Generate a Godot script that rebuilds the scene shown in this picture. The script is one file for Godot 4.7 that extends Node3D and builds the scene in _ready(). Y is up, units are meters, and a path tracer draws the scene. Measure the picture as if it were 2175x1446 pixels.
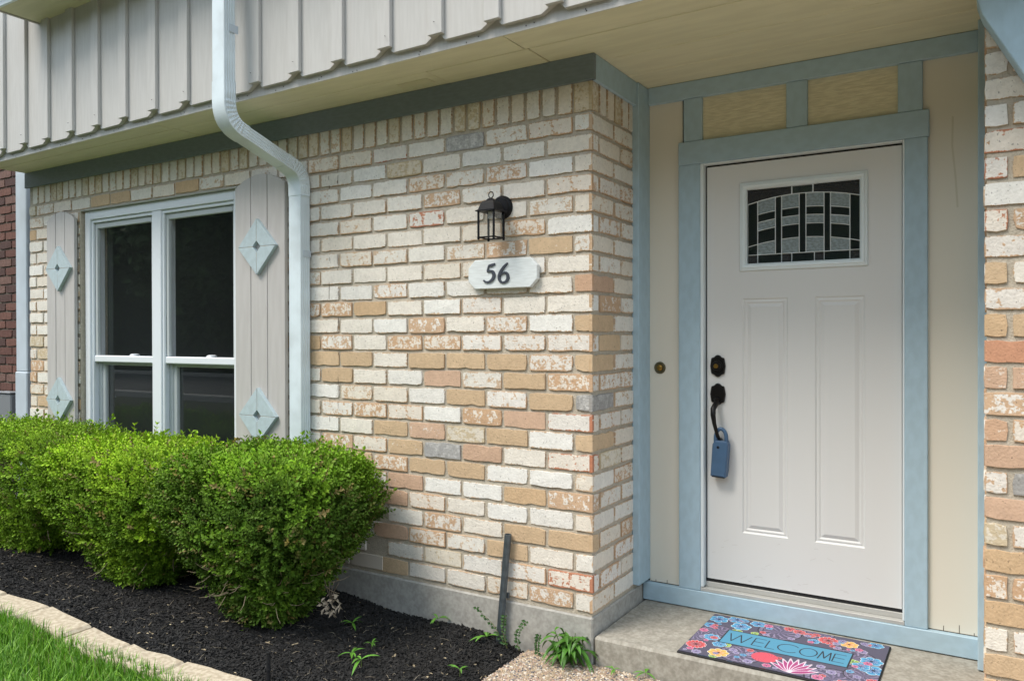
extends Node3D
# Town-house entry: whitewashed brick wall, recessed white door, shuttered window, boxwood hedge.

var R := RandomNumberGenerator.new()
var M := {}
var names := {}

# ------------------------------------------------------------------ mesh builder
class MB:
	var v := PackedVector3Array()
	var n := PackedVector3Array()
	var t := PackedVector2Array()
	var c := PackedColorArray()
	var xf := Transform3D()
	var col := Color(1, 1, 1)
	var uvo := Vector2.ZERO
	var turned := false          # grain runs along the other axis

	func uv_of(p: Vector3, nn: Vector3) -> Vector2:
		var a := nn.abs()
		var q: Vector2
		if a.y >= a.x and a.y >= a.z: q = Vector2(p.x, p.z)
		elif a.x >= a.z: q = Vector2(p.z, p.y)
		else: q = Vector2(p.x, p.y)
		if turned: q = Vector2(q.y, q.x)
		return q + uvo

	func vert(p: Vector3, nn: Vector3, uv: Vector2, cc: Color) -> void:
		v.append(xf * p); n.append((xf.basis * nn).normalized()); t.append(uv); c.append(cc)

	func tri(a: Vector3, b: Vector3, d: Vector3, ca := Color(-1, 0, 0), cb := Color(-1, 0, 0), cd := Color(-1, 0, 0)) -> void:
		var nn := (b - a).cross(d - a).normalized()
		vert(a, nn, uv_of(a, nn), col if ca.r < 0 else ca)
		vert(d, nn, uv_of(d, nn), col if cd.r < 0 else cd)
		vert(b, nn, uv_of(b, nn), col if cb.r < 0 else cb)

	func quad(a: Vector3, b: Vector3, d: Vector3, e: Vector3) -> void:
		tri(a, b, d); tri(a, d, e)

	func stri(a: Vector3, b: Vector3, d: Vector3, na: Vector3, nb: Vector3, nd: Vector3) -> void:
		vert(a, na, uv_of(a, na), col); vert(d, nd, uv_of(d, na), col); vert(b, nb, uv_of(b, na), col)

	func box(lo: Vector3, hi: Vector3, b := 0.002) -> void:   # box with chamfered edges
		b = minf(b, minf(hi.x - lo.x, minf(hi.y - lo.y, hi.z - lo.z)) * 0.3)
		var P := func(sx: int, sy: int, sz: int, ax: int) -> Vector3:
			var p := Vector3(hi.x if sx > 0 else lo.x, hi.y if sy > 0 else lo.y, hi.z if sz > 0 else lo.z)
			if ax != 0: p.x -= b * sx
			if ax != 1: p.y -= b * sy
			if ax != 2: p.z -= b * sz
			return p
		for s in [-1, 1]:
			var q := [P.call(s, -1, -1, 0), P.call(s, 1, -1, 0), P.call(s, 1, 1, 0), P.call(s, -1, 1, 0)]
			face(q, Vector3(s, 0, 0))
			face([P.call(-1, s, -1, 1), P.call(1, s, -1, 1), P.call(1, s, 1, 1), P.call(-1, s, 1, 1)], Vector3(0, s, 0))
			face([P.call(-1, -1, s, 2), P.call(1, -1, s, 2), P.call(1, 1, s, 2), P.call(-1, 1, s, 2)], Vector3(0, 0, s))
		for s in [-1, 1]:
			for u in [-1, 1]:
				face([P.call(s, u, -1, 0), P.call(s, u, 1, 0), P.call(s, u, 1, 1), P.call(s, u, -1, 1)], Vector3(s, u, 0))
				face([P.call(s, -1, u, 0), P.call(s, 1, u, 0), P.call(s, 1, u, 2), P.call(s, -1, u, 2)], Vector3(s, 0, u))
				face([P.call(-1, s, u, 1), P.call(1, s, u, 1), P.call(1, s, u, 2), P.call(-1, s, u, 2)], Vector3(0, s, u))
				for w in [-1, 1]:
					face([P.call(s, u, w, 0), P.call(s, u, w, 1), P.call(s, u, w, 2)], Vector3(s, u, w))

	func face(p: Array, out: Vector3) -> void:          # polygon turned so that it faces out
		var nn: Vector3 = (p[1] - p[0]).cross(p[2] - p[0])
		if nn.dot(out) < 0: p.reverse()
		for i in range(1, p.size() - 1): tri(p[0], p[i], p[i + 1])

	func prism(poly: PackedVector2Array, z0: float, z1: float, bev := 0.0) -> void:   # outline in x,y pushed from z0 to z1 (front)
		if Geometry2D.is_polygon_clockwise(poly): poly.reverse()
		var front := poly
		if bev > 0.0:
			var off := Geometry2D.offset_polygon(poly, -bev, Geometry2D.JOIN_MITER)
			if off.size() == 1 and off[0].size() == poly.size():
				var o: PackedVector2Array = off[0]
				if Geometry2D.is_polygon_clockwise(o): o.reverse()
				var best := 0
				for k in o.size():
					if o[k].distance_to(poly[0]) < o[best].distance_to(poly[0]): best = k
				front = PackedVector2Array()
				for k in o.size(): front.append(o[(best + k) % o.size()])
		var zb := z1 - bev if front != poly else z1
		var idx := Geometry2D.triangulate_polygon(front)
		for i in range(0, idx.size(), 3):
			var a := front[idx[i]]; var b := front[idx[i + 1]]; var d := front[idx[i + 2]]
			face([Vector3(a.x, a.y, z1), Vector3(b.x, b.y, z1), Vector3(d.x, d.y, z1)], Vector3(0, 0, 1))
		idx = Geometry2D.triangulate_polygon(poly)
		for i in range(0, idx.size(), 3):
			var a := poly[idx[i]]; var b := poly[idx[i + 1]]; var d := poly[idx[i + 2]]
			face([Vector3(a.x, a.y, z0), Vector3(b.x, b.y, z0), Vector3(d.x, d.y, z0)], Vector3(0, 0, -1))
		for i in poly.size():
			var j := (i + 1) % poly.size()
			var a := poly[i]; var b := poly[j]
			var out := Vector3((b - a).y, -(b - a).x, 0)
			face([Vector3(a.x, a.y, z0), Vector3(b.x, b.y, z0), Vector3(b.x, b.y, zb), Vector3(a.x, a.y, zb)], out)
			if front != poly:
				face([Vector3(a.x, a.y, zb), Vector3(b.x, b.y, zb), Vector3(front[j].x, front[j].y, z1), Vector3(front[i].x, front[i].y, z1)], out + Vector3(0, 0, 0.3) * out.length())

	func tube(p: Array, r: Array, seg := 8, cap := true) -> void:
		var rings := []
		var nrm := []
		var up := Vector3.UP
		for i in p.size():
			var d: Vector3 = ((p[mini(i + 1, p.size() - 1)] - p[maxi(i - 1, 0)]) as Vector3).normalized()
			var s := d.cross(up)
			if s.length() < 0.05: s = d.cross(Vector3.RIGHT)
			s = s.normalized()
			up = s.cross(d).normalized()
			var ring := []
			var nr := []
			for k in seg:
				var a := TAU * k / seg
				var o: Vector3 = s * cos(a) + up * sin(a)
				ring.append((p[i] as Vector3) + o * float(r[i])); nr.append(o)
			rings.append(ring); nrm.append(nr)
		for i in p.size() - 1:
			for k in seg:
				var j := (k + 1) % seg
				stri(rings[i][k], rings[i + 1][k], rings[i + 1][j], nrm[i][k], nrm[i + 1][k], nrm[i + 1][j])
				stri(rings[i][k], rings[i + 1][j], rings[i][j], nrm[i][k], nrm[i + 1][j], nrm[i][j])
		if cap:
			for e in [0, p.size() - 1]:
				for k in range(1, seg - 1):
					face([rings[e][0], rings[e][k], rings[e][k + 1]], (p[e] as Vector3) - (p[1 if e == 0 else e - 1] as Vector3))

	func lathe(prof: Array, seg := 24) -> void:          # profile of (radius, height) turned round y
		for i in prof.size() - 1:
			var a: Vector2 = prof[i]; var b: Vector2 = prof[i + 1]
			var nn := Vector2(b.y - a.y, -(b.x - a.x)).normalized()
			for k in seg:
				var c0 := Vector2.from_angle(TAU * k / seg); var c1 := Vector2.from_angle(TAU * (k + 1) / seg)
				var A := Vector3(a.x * c0.x, a.y, a.x * c0.y); var B := Vector3(b.x * c0.x, b.y, b.x * c0.y)
				var C := Vector3(b.x * c1.x, b.y, b.x * c1.y); var D := Vector3(a.x * c1.x, a.y, a.x * c1.y)
				var n0 := Vector3(nn.x * c0.x, nn.y, nn.x * c0.y); var n1 := Vector3(nn.x * c1.x, nn.y, nn.x * c1.y)
				if b.x > 1e-6: stri(A, B, C, n0, n0, n1)
				if a.x > 1e-6: stri(A, C, D, n0, n1, n1)

	func mesh() -> ArrayMesh:
		var m := ArrayMesh.new()
		var a := []
		a.resize(Mesh.ARRAY_MAX)
		a[Mesh.ARRAY_VERTEX] = v; a[Mesh.ARRAY_NORMAL] = n; a[Mesh.ARRAY_TEX_UV] = t; a[Mesh.ARRAY_COLOR] = c
		m.add_surface_from_arrays(Mesh.PRIMITIVE_TRIANGLES, a)
		return m

# ------------------------------------------------------------------ scene helpers
func numbered(s: String) -> String:
	var k: int = names.get(s, 0)
	names[s] = k + 1
	return s if k == 0 else "%s_%03d" % [s, k]

func thing(called: String, at: Vector3, label: String, category: String, group := "", kind := "") -> Node3D:
	var o := Node3D.new()
	o.name = numbered(called)
	add_child(o)
	o.position = at
	meta(o, label, category, group, kind)
	return o

func meta(o: Node, label: String, category := "", group := "", kind := "") -> void:
	if label: o.set_meta("label", label)
	if category: o.set_meta("category", category)
	if group: o.set_meta("group", group)
	if kind: o.set_meta("kind", kind)

# part whose mesh is given in world coordinates; it is hung under its thing
func part(called: String, b: MB, mat: Material, parent: Node3D) -> MeshInstance3D:
	var o := MeshInstance3D.new()
	o.name = called
	o.mesh = b.mesh()
	o.material_override = mat
	parent.add_child(o, true)
	var base := Vector3.ZERO
	var p: Node = parent
	while p != self:
		base += (p as Node3D).position
		p = p.get_parent()
	o.position = -base
	return o

func inst(called: String, mesh: Mesh, mat: Material, parent: Node3D, tr: Transform3D) -> MeshInstance3D:
	var o := MeshInstance3D.new()
	o.name = called
	o.mesh = mesh
	o.material_override = mat
	o.transform = tr
	parent.add_child(o, true)
	return o

func struct(called: String, b: MB, mat: Material, label := "", category := "") -> MeshInstance3D:
	var o := part(numbered(called), b, mat, self)
	meta(o, label, category, "", "structure")
	return o

func scatter(called: String, mesh: Mesh, mat: Material, parent: Node3D, trs: Array, cols: Array, kind := "stuff") -> MultiMeshInstance3D:
	var mm := MultiMesh.new()
	mm.transform_format = MultiMesh.TRANSFORM_3D
	mm.use_colors = true
	mm.mesh = mesh
	mm.instance_count = trs.size()
	for i in trs.size():
		mm.set_instance_transform(i, trs[i])
		mm.set_instance_color(i, cols[i])
	var o := MultiMeshInstance3D.new()
	o.name = called
	o.multimesh = mm
	o.material_override = mat
	parent.add_child(o, true)
	if kind: o.set_meta("kind", kind)
	return o

func rf(a: float, b: float) -> float: return R.randf_range(a, b)

# ------------------------------------------------------------------ textures
func field(size: int, freq: float, sd: int, oct := 4, kind := FastNoiseLite.TYPE_SIMPLEX_SMOOTH) -> PackedByteArray:
	var f := FastNoiseLite.new()
	f.noise_type = kind
	f.seed = sd
	f.frequency = freq
	f.fractal_octaves = oct
	var im := f.get_seamless_image(size, size)
	im.convert(Image.FORMAT_L8)
	return im.get_data()

func grey_tex(d: PackedByteArray, size: int, lo: float, hi: float, tint := Color(1, 1, 1)) -> ImageTexture:
	var out := PackedByteArray()
	out.resize(size * size * 3)
	var lut := PackedByteArray()
	lut.resize(768)
	for i in 256:
		var k := lerpf(lo, hi, smoothstep(0.15, 0.85, i / 255.0))
		var w := Color(k, k, k).lerp(Color(k, k, k) * tint, 1.0 - k)
		lut[i * 3] = int(clampf(w.r, 0, 1) * 255); lut[i * 3 + 1] = int(clampf(w.g, 0, 1) * 255); lut[i * 3 + 2] = int(clampf(w.b, 0, 1) * 255)
	for i in size * size:
		var q := d[i] * 3
		out[i * 3] = lut[q]; out[i * 3 + 1] = lut[q + 1]; out[i * 3 + 2] = lut[q + 2]
	return ImageTexture.create_from_image(Image.create_from_data(size, size, false, Image.FORMAT_RGB8, out))

func height_tex(d: PackedByteArray, size: int) -> ImageTexture:
	return ImageTexture.create_from_image(Image.create_from_data(size, size, false, Image.FORMAT_L8, d))

func mat(color: Color, rough := 0.6, alb: Texture2D = null, bump: Texture2D = null, bump_cm := 0.1, uv := Vector3(1, 1, 1), metal := 0.0) -> StandardMaterial3D:
	var m := StandardMaterial3D.new()
	m.albedo_color = color
	m.roughness = rough
	m.metallic = metal
	m.uv1_scale = uv
	if alb: m.albedo_texture = alb
	if bump:
		m.heightmap_enabled = true
		m.heightmap_texture = bump
		m.heightmap_scale = bump_cm
	m.vertex_color_use_as_albedo = true
	return m

func s8(r: int, g: int, b: int) -> Color: return Color(r / 255.0, g / 255.0, b / 255.0)

func make_materials() -> void:
	var fine := field(512, 0.06, 3, 4)
	var mid := field(512, 0.02, 7, 5)
	var coarse := field(512, 0.008, 11, 5)
	var patch := field(512, 0.036, 23, 6)
	var speck := field(512, 0.11, 31, 3)
	var streak := field(512, 0.05, 57, 4)
	var grain := PackedByteArray()
	grain.resize(512 * 512)
	for i in 512 * 512: grain[i] = (fine[i] + mid[i]) / 2
	var T_fine := height_tex(fine, 512)
	var T_mid := height_tex(mid, 512)
	var T_grain := height_tex(grain, 512)
	var dirt := grey_tex(coarse, 512, 0.965, 1.0, Color(1, 0.97, 0.9))
	var dirt2 := grey_tex(mid, 512, 0.86, 1.0, Color(1, 0.96, 0.88))
	var wear := grey_tex(mid, 512, 0.95, 1.0, Color(1, 0.97, 0.92))
	# whitewashed bricks: share of paint left, clay colour, paint colour; 3 x 11 different brick faces in each picture
	var kinds := {
		"W": [0.88, s8(205, 178, 148), s8(240, 238, 232)], "w": [0.72, s8(210, 184, 156), s8(236, 232, 223)],
		"P": [0.56, s8(208, 176, 145), s8(236, 231, 223)], "T": [0.27, s8(211, 184, 150), s8(232, 222, 206)],
		"R": [0.27, s8(209, 176, 150), s8(231, 220, 208)], "G": [0.52, s8(166, 165, 163), s8(214, 213, 210)],
		"Y": [0.60, s8(208, 192, 162), s8(228, 220, 204)], "O": [0.22, s8(206, 156, 128), s8(232, 221, 212)],
		"r": [0.70, s8(196, 136, 108), s8(238, 234, 227)],
	}
	var rough := height_tex(field(512, 0.13, 41, 3), 512)
	var cw := 512.0 / 3.0
	var ch := 512.0 / 11.0
	for k in kinds:
		var share: float = kinds[k][0]
		var clay: Color = kinds[k][1]
		var paint: Color = kinds[k][2]
		var out := PackedByteArray()
		out.resize(512 * 512 * 3)
		var off := int(share * 997) * 513 + 77
		var cell_share := []
		var soft := 0.2 if k == "G" else (0.05 if k in ["T", "R", "Y"] else 0.028)
		for i in 33: cell_share.append(clampf(share + rf(-0.13, 0.09), 0.02, 0.985))
		var i := 0
		for y in 512:
			var cy := int(y / ch)
			var ey := minf(y - cy * ch, (cy + 1) * ch - y) * 0.0016
			for x in 512:
				var cx := int(x / cw)
				var ex := minf(x - cx * cw, (cx + 1) * cw - x) * 0.0013
				var e := minf(ex, ey)
				var j := (i + off + cx * 7919 + cy * 104729) & 262143
				var j2 := (x + ((y * 3) & 511) * 512 + cy * 3331 + off) & 262143
				var h := patch[j] * 0.0014 + mid[(j + 70001) & 262143] * 0.0009 + speck[i] * 0.0008 + streak[j2] * 0.0009
				var sh: float = cell_share[mini(cx + cy * 3, 32)]
				var v := (sh - 0.5) * 0.92 + 0.5 - (h - 0.5) * 0.95
				if e < 0.010: v -= (0.010 - e) * (13.0 + 0.30 * patch[(j * 3 + 9000) & 262143])
				var a := smoothstep(0.5 - soft, 0.5 + soft, v)
				var q := 0.93 + 0.07 * fine[j] / 255.0 - 0.05 * (1.0 - mid[i] / 255.0)
				if speck[(j + 40000) & 262143] > 212: q *= 0.70
				out[i * 3] = int((clay.r + (paint.r - clay.r) * a) * q * 255)
				out[i * 3 + 1] = int((clay.g + (paint.g - clay.g) * a) * q * 255)
				out[i * 3 + 2] = int((clay.b + (paint.b - clay.b) * a) * q * 255)
				i += 1
		var tx := ImageTexture.create_from_image(Image.create_from_data(512, 512, false, Image.FORMAT_RGB8, out))
		M["brick" + k] = [mat(Color(1, 1, 1), 0.9, tx, rough, 0.11), mat(Color(0.975, 0.97, 0.965), 0.9, tx, rough, 0.14), mat(Color(0.985, 0.965, 0.94), 0.9, tx, rough, 0.13)]
	M.mortar = mat(s8(190, 181, 165), 0.95, grey_tex(grain, 512, 0.9, 1.0, Color(1, 0.97, 0.92)), T_fine, 0.2, Vector3(3, 3, 1))
	M.red = [mat(s8(104, 70, 62), 0.9, dirt2, T_fine, 0.2, Vector3(2, 2, 1)), mat(s8(84, 60, 56), 0.9, dirt2, T_fine, 0.2, Vector3(2, 2, 1)), mat(s8(120, 92, 84), 0.9, dirt2, T_fine, 0.2, Vector3(2, 2, 1)), mat(s8(116, 80, 70), 0.9, dirt2, T_fine, 0.2, Vector3(2, 2, 1))]
	M.red_mortar = mat(s8(120, 108, 98), 0.95, dirt2, T_fine, 0.2, Vector3(3, 3, 1))
	M.blue = mat(s8(170, 195, 209), 0.55, dirt, T_fine, 0.014, Vector3(5, 3.0, 1))
	M.blue_along = mat(s8(170, 195, 209), 0.55, dirt, T_fine, 0.014, Vector3(3.0, 5, 1))
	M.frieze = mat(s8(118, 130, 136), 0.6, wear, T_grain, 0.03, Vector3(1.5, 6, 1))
	M.siding = mat(s8(191, 190, 187), 0.6, grey_tex(mid, 512, 0.97, 1.0, Color(1, 0.97, 0.92)), T_grain, 0.002, Vector3(4, 0.4, 1))
	M.shutter = mat(s8(185, 182, 180), 0.6, dirt, T_grain, 0.012, Vector3(5, 0.6, 1))
	M.mint = mat(s8(176, 192, 198), 0.65, grey_tex(mid, 512, 0.96, 1.0, Color(1, 0.95, 0.88)), T_fine, 0.008, Vector3(2, 2, 1))
	M.bare = mat(s8(205, 188, 168), 0.8, dirt2, T_grain, 0.06, Vector3(4, 4, 1))
	M.soffit = mat(s8(225, 220, 190), 0.65, dirt, T_grain, 0.012, Vector3(0.6, 4, 1))
	M.cream = mat(s8(220, 215, 201), 0.6, null, T_fine, 0.01, Vector3(6, 3.0, 1))
	M.cream_rough = mat(s8(222, 215, 186), 0.65, grey_tex(mid, 512, 0.93, 1.0, Color(1, 0.96, 0.86)), T_mid, 0.14, Vector3(1.2, 7, 1))
	M.door = mat(s8(217, 218, 217), 0.38, null, T_fine, 0.008, Vector3(5, 5, 1))
	M.white = mat(s8(222, 232, 236), 0.4)
	M.vinyl = mat(s8(220, 226, 232), 0.42)
	M.sash = mat(s8(186, 192, 194), 0.45)
	M.gutter = mat(s8(214, 226, 232), 0.42, grey_tex(coarse, 512, 0.93, 1.0, Color(1, 0.97, 0.92)))
	M.gutter_dim = mat(s8(190, 202, 212), 0.5, dirt)
	M.concrete = mat(s8(176, 174, 168), 0.92, grey_tex(grain, 512, 0.86, 1.0, Color(1, 0.97, 0.94)), T_fine, 0.05, Vector3(1.4, 1.4, 1))
	M.slab = mat(s8(168, 164, 154), 0.9, grey_tex(grain, 512, 0.82, 1.0, Color(1, 0.95, 0.86)), T_fine, 0.04, Vector3(1.6, 1.6, 1))
	M.limestone = mat(s8(196, 184, 163), 0.9, grey_tex(mid, 512, 0.86, 1.0, Color(1, 0.84, 0.66)), T_fine, 0.06, Vector3(3, 3, 1))
	M.mulch = mat(Color(0.016, 0.015, 0.014).linear_to_srgb(), 0.95, null, T_fine, 1.2, Vector3(4, 4, 1))
	M.chip = mat(Color(1, 1, 1), 0.85)
	M.soil = mat(Color(0.05, 0.06, 0.025).linear_to_srgb(), 0.95, dirt2, T_fine, 0.6, Vector3(3, 3, 1))
	M.pathbase = mat(s8(176, 158, 134), 0.95, dirt2, T_fine, 0.3, Vector3(6, 6, 1))
	M.pebble = mat(Color(1, 1, 1), 0.8)
	M.black = mat(s8(20, 21, 25), 0.5)
	M.black.metallic_specular = 0.3
	M.bronze = mat(s8(24, 22, 22), 0.36, null, null, 0.1, Vector3.ONE, 0.5)
	M.brass = mat(s8(150, 118, 58), 0.35, null, null, 0.1, Vector3.ONE, 0.9)
	M.oldbrass = mat(s8(96, 90, 66), 0.5, null, null, 0.1, Vector3.ONE, 0.7)
	M.rubber = mat(s8(22, 22, 24), 0.7)
	M.alu = mat(s8(188, 188, 184), 0.5, dirt, null, 0.1, Vector3.ONE, 0.2)
	M.steel = mat(s8(98, 108, 116), 0.42, dirt2, T_fine, 0.04, Vector3(6, 2, 1), 0.55)
	M.lockbox = mat(s8(70, 100, 132), 0.4, dirt, null, 0.1, Vector3(4, 4, 1))
	M.came = mat(s8(226, 232, 234), 0.45)
	M.signwood = mat(s8(220, 226, 227), 0.7, wear, T_fine, 0.02, Vector3(1.2, 7, 1))
	M.digit = mat(s8(62, 66, 76), 0.45)
	M.rib = mat(s8(206, 212, 214), 0.45, dirt)
	var g := StandardMaterial3D.new()
	g.albedo_color = Color(0.62, 0.66, 0.67, 0.028)
	g.transparency = BaseMaterial3D.TRANSPARENCY_ALPHA
	g.roughness = 0.0
	M.glass = g
	var g2: StandardMaterial3D = g.duplicate()
	g2.albedo_color = Color(0.55, 0.62, 0.62, 0.075)
	M.door_glass = g2
	var fg := mat(s8(140, 154, 158), 0.3, dirt2, T_mid, 0.25, Vector3(5, 9, 1))
	M.frost = fg
	M.gluechip = mat(s8(38, 42, 46), 0.12, grey_tex(fine, 512, 0.4, 1.0), T_mid, 0.5, Vector3(7, 7, 1))
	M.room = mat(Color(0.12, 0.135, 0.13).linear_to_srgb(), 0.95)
	M.leaf = mat(Color(1, 1, 1), 0.58)
	M.leaf.metallic_specular = 0.35
	M.leaf.backlight_enabled = true
	M.leaf.backlight = Color(0.42, 0.5, 0.2)
	M.blade = mat(Color(1, 1, 1), 0.5)
	M.blade.backlight_enabled = true
	M.blade.backlight = Color(0.45, 0.5, 0.2)
	M.dry_twig = mat(Color(0.30, 0.24, 0.16).linear_to_srgb(), 0.9)
	M.twig = mat(Color(0.13, 0.10, 0.07).linear_to_srgb(), 0.9)
	M.tree_leaf = mat(Color(1, 1, 1), 0.6)
	M.bark = mat(Color(0.11, 0.085, 0.06).linear_to_srgb(), 0.95, dirt2, T_mid, 1.0)
	M.asphalt = mat(Color(0.10, 0.10, 0.10).linear_to_srgb(), 0.9, dirt2, T_fine, 0.2, Vector3(1, 1, 1))
	M.car = mat(s8(24, 26, 32), 0.25)
	M.tyre = mat(s8(20, 20, 20), 0.8)

# ------------------------------------------------------------------ brick shapes
# irregular brick face, proud of the mortar; flush -1 / 1 keeps the left / right end square for a corner
func brick_mesh(w: float, h: float, flush := 0, wear := 0.5) -> ArrayMesh:
	var b := MB.new()
	var cell := Vector2(R.randi() % 3, R.randi() % 11)
	var fr := minf(1.0, maxf(w, h) / 0.2205)
	var shift := (1.0 - fr) * (0.0 if R.randf() < 0.5 else 1.0)
	var outer := []
	var inner := []
	var tints := []
	var nx := maxi(2, int(round(w / 0.036)))
	var pts := []
	for i in nx: pts.append(Vector2(-w / 2 + w * i / nx, -h / 2))
	for i in 2: pts.append(Vector2(w / 2, -h / 2 + h * i / 2.0))
	for i in nx: pts.append(Vector2(w / 2 - w * i / nx, h / 2))
	for i in 2: pts.append(Vector2(-w / 2, h / 2 - h * i / 2.0))
	var corner_cut := rf(0.0008, 0.0042)
	for p: Vector2 in pts:
		var corner: bool = absf(absf(p.x) - w / 2) < 1e-5 and absf(absf(p.y) - h / 2) < 1e-5
		var q := p + Vector2(rf(-0.0017, 0.0017), rf(-0.0017, 0.0017))
		if R.randf() < 0.13: q -= Vector2(signf(p.x) * rf(0, 0.004), signf(p.y) * rf(0.002, 0.005))
		var keep: bool = flush != 0 and absf(p.x - flush * w / 2) < 1e-5
		if corner and not keep: q -= Vector2(signf(p.x) * corner_cut * rf(0.4, 1.4), signf(p.y) * corner_cut * rf(0.4, 1.4))
		if keep: q.x = p.x
		var ins := rf(0.0008, 0.0026)
		var s := q - Vector2(signf(p.x) * ins if absf(absf(p.x) - w / 2) < 1e-5 else 0.0, signf(p.y) * ins if absf(absf(p.y) - h / 2) < 1e-5 else 0.0)
		if keep: s.x = p.x
		outer.append(Vector3(q.x, q.y, -0.015)); inner.append(Vector3(s.x, s.y, rf(-0.0008, 0.0003)))
		tints.append(Color(1, 1, 1).lerp(Color(0.82, 0.70, 0.58), rf(0.2, 1.0) * wear))
	var ctr := Vector3(rf(-0.2, 0.2) * w, 0, rf(-0.0004, 0.0012))
	var uv := func(p: Vector3) -> Vector2:
		var q := Vector2(p.x / w, p.y / h) if w >= h else Vector2(p.y / h, p.x / w)
		return Vector2((cell.x + 0.012 + 0.976 * clampf((q.x + 0.5) * fr + shift, 0, 1)) / 3.0, (cell.y + 0.03 + 0.94 * clampf(q.y + 0.5, 0, 1)) / 11.0)
	var T3 := func(p: Array, cc: Array):
		var nn: Vector3 = ((p[1] - p[0]) as Vector3).cross(p[2] - p[0]).normalized()
		for i in [0, 2, 1]: b.vert(p[i], nn, uv.call(p[i]), cc[i])
	var one := Color(1, 1, 1)
	for i in pts.size():
		var j := (i + 1) % pts.size()
		T3.call([ctr, inner[i], inner[j]], [one, one, one])
		T3.call([inner[i], outer[i], outer[j]], [one, tints[i], tints[j]])
		T3.call([inner[i], outer[j], inner[j]], [one, tints[j], one])
	return b.mesh()

var brick_cache := {}
func brick_of(w: float, h: float, flush: int) -> ArrayMesh:
	var key := "%d_%d_%d" % [int(round(w * 200)), int(round(h * 500)), flush]
	if not brick_cache.has(key): brick_cache[key] = []
	var a: Array = brick_cache[key]
	var most := 22 if w > 0.2 else 8
	if a.size() < most:
		a.append(brick_mesh(w, h, flush, 0.7))
		return a[-1]
	return a[R.randi() % a.size()]

func brick_mat(code: String) -> Material:
	var l: Array = M["brick" + code]
	return l[R.randi() % l.size()]

const COURSE := 0.08715
const PITCH := 0.2328
const TOP := 2.385            # top of the uppermost running course
const BH := 0.0742

func lay(called: String, root: Node3D, mid_: Vector3, w: float, h: float, flush: int, code: String, turn := 0.0) -> void:
	var tilt := Basis(Vector3.UP, turn) * Basis(Vector3(0, 0, 1), rf(-0.006, 0.006) if flush == 0 else 0.0)
	var out := tilt * Vector3(0, 0, rf(-0.0028, 0.0022) if flush == 0 else 0.0)
	inst(called, brick_of(w, h, flush), brick_mat(code), root, Transform3D(tilt, mid_ + out - root.position))

func _ready() -> void:
	R.seed = 20240611
	# ---------------------------------------------------------------- camera
	var cam := Camera3D.new()
	cam.name = "camera"
	add_child(cam)
	cam.position = Vector3(1.4904, 1.4111, 3.0703)
	cam.basis = Basis(Vector3.UP, deg_to_rad(31.7305)) * Basis(Vector3.RIGHT, deg_to_rad(-0.2691)) * Basis(Vector3(0, 0, 1), deg_to_rad(-0.1291))
	cam.fov = rad_to_deg(2.0 * atan(723.0 / 1670.0))
	cam.far = 400.0
	cam.near = 0.05
	cam.current = true
	# ---------------------------------------------------------------- sky and light: bright overcast
	var env := Environment.new()
	env.background_mode = Environment.BG_SKY
	var sm := ProceduralSkyMaterial.new()
	sm.sky_top_color = Color(0.80, 0.86, 0.92)
	sm.sky_horizon_color = Color(0.83, 0.87, 0.90)
	sm.sky_curve = 0.15
	sm.ground_bottom_color = Color(0.25, 0.27, 0.2)
	sm.ground_horizon_color = Color(0.5, 0.52, 0.5)
	sm.sky_energy_multiplier = 1.0
	sm.sun_angle_max = 1.0
	var sky := Sky.new()
	sky.sky_material = sm
	env.sky = sky
	env.ambient_light_source = Environment.AMBIENT_SOURCE_SKY
	env.tonemap_mode = Environment.TONE_MAPPER_LINEAR
	env.tonemap_exposure = 2.42
	env.sdfgi_enabled = true
	env.ssao_enabled = true
	env.ssil_enabled = true
	var we := WorldEnvironment.new()
	we.name = "world_environment"
	we.environment = env
	add_child(we)
	var sun := DirectionalLight3D.new()
	sun.name = "sun"
	sun.light_energy = 0.5
	sun.light_color = Color(1.0, 0.97, 0.93)
	sun.light_angular_distance = 24.0
	sun.shadow_enabled = true
	add_child(sun)
	sun.look_at_from_position(Vector3.ZERO, Vector3(0.36, -1.0, -0.58), Vector3.UP)
	make_materials()
	ground()
	front_wall()
	entry_side_wall()
	column()
	upper_storey()
	entry_wall()
	front_door()
	window()
	neighbour()
	shutters()
	downspout()
	lantern()
	plaque()
	small_things()
	door_mat()
	hedge()
	weeds()
	grass_and_mulch()
	across_the_street()

# ------------------------------------------------------------------ ground
func mulch_height(x: float, z: float) -> float:
	return 0.02 + 0.012 * sin(x * 3.1 + z * 2.0) + 0.012 * sin(x * 7.3 - z * 5.1) + 0.02 * clampf((-x - 0.3) * 0.5, 0, 1) - 0.06 * clampf((z - 0.7) * 3.0, 0, 1) - 0.034 * smoothstep(-0.52, -0.33, x)

func edge_z(x: float) -> float:       # bed side of the stone edging
	return 0.87 + 0.1 * smoothstep(-3.3, -1.9, x) + 0.02 * sin(x * 2.0) - 0.35 * smoothstep(-0.9, 0.2, x) * 0.0

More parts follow.
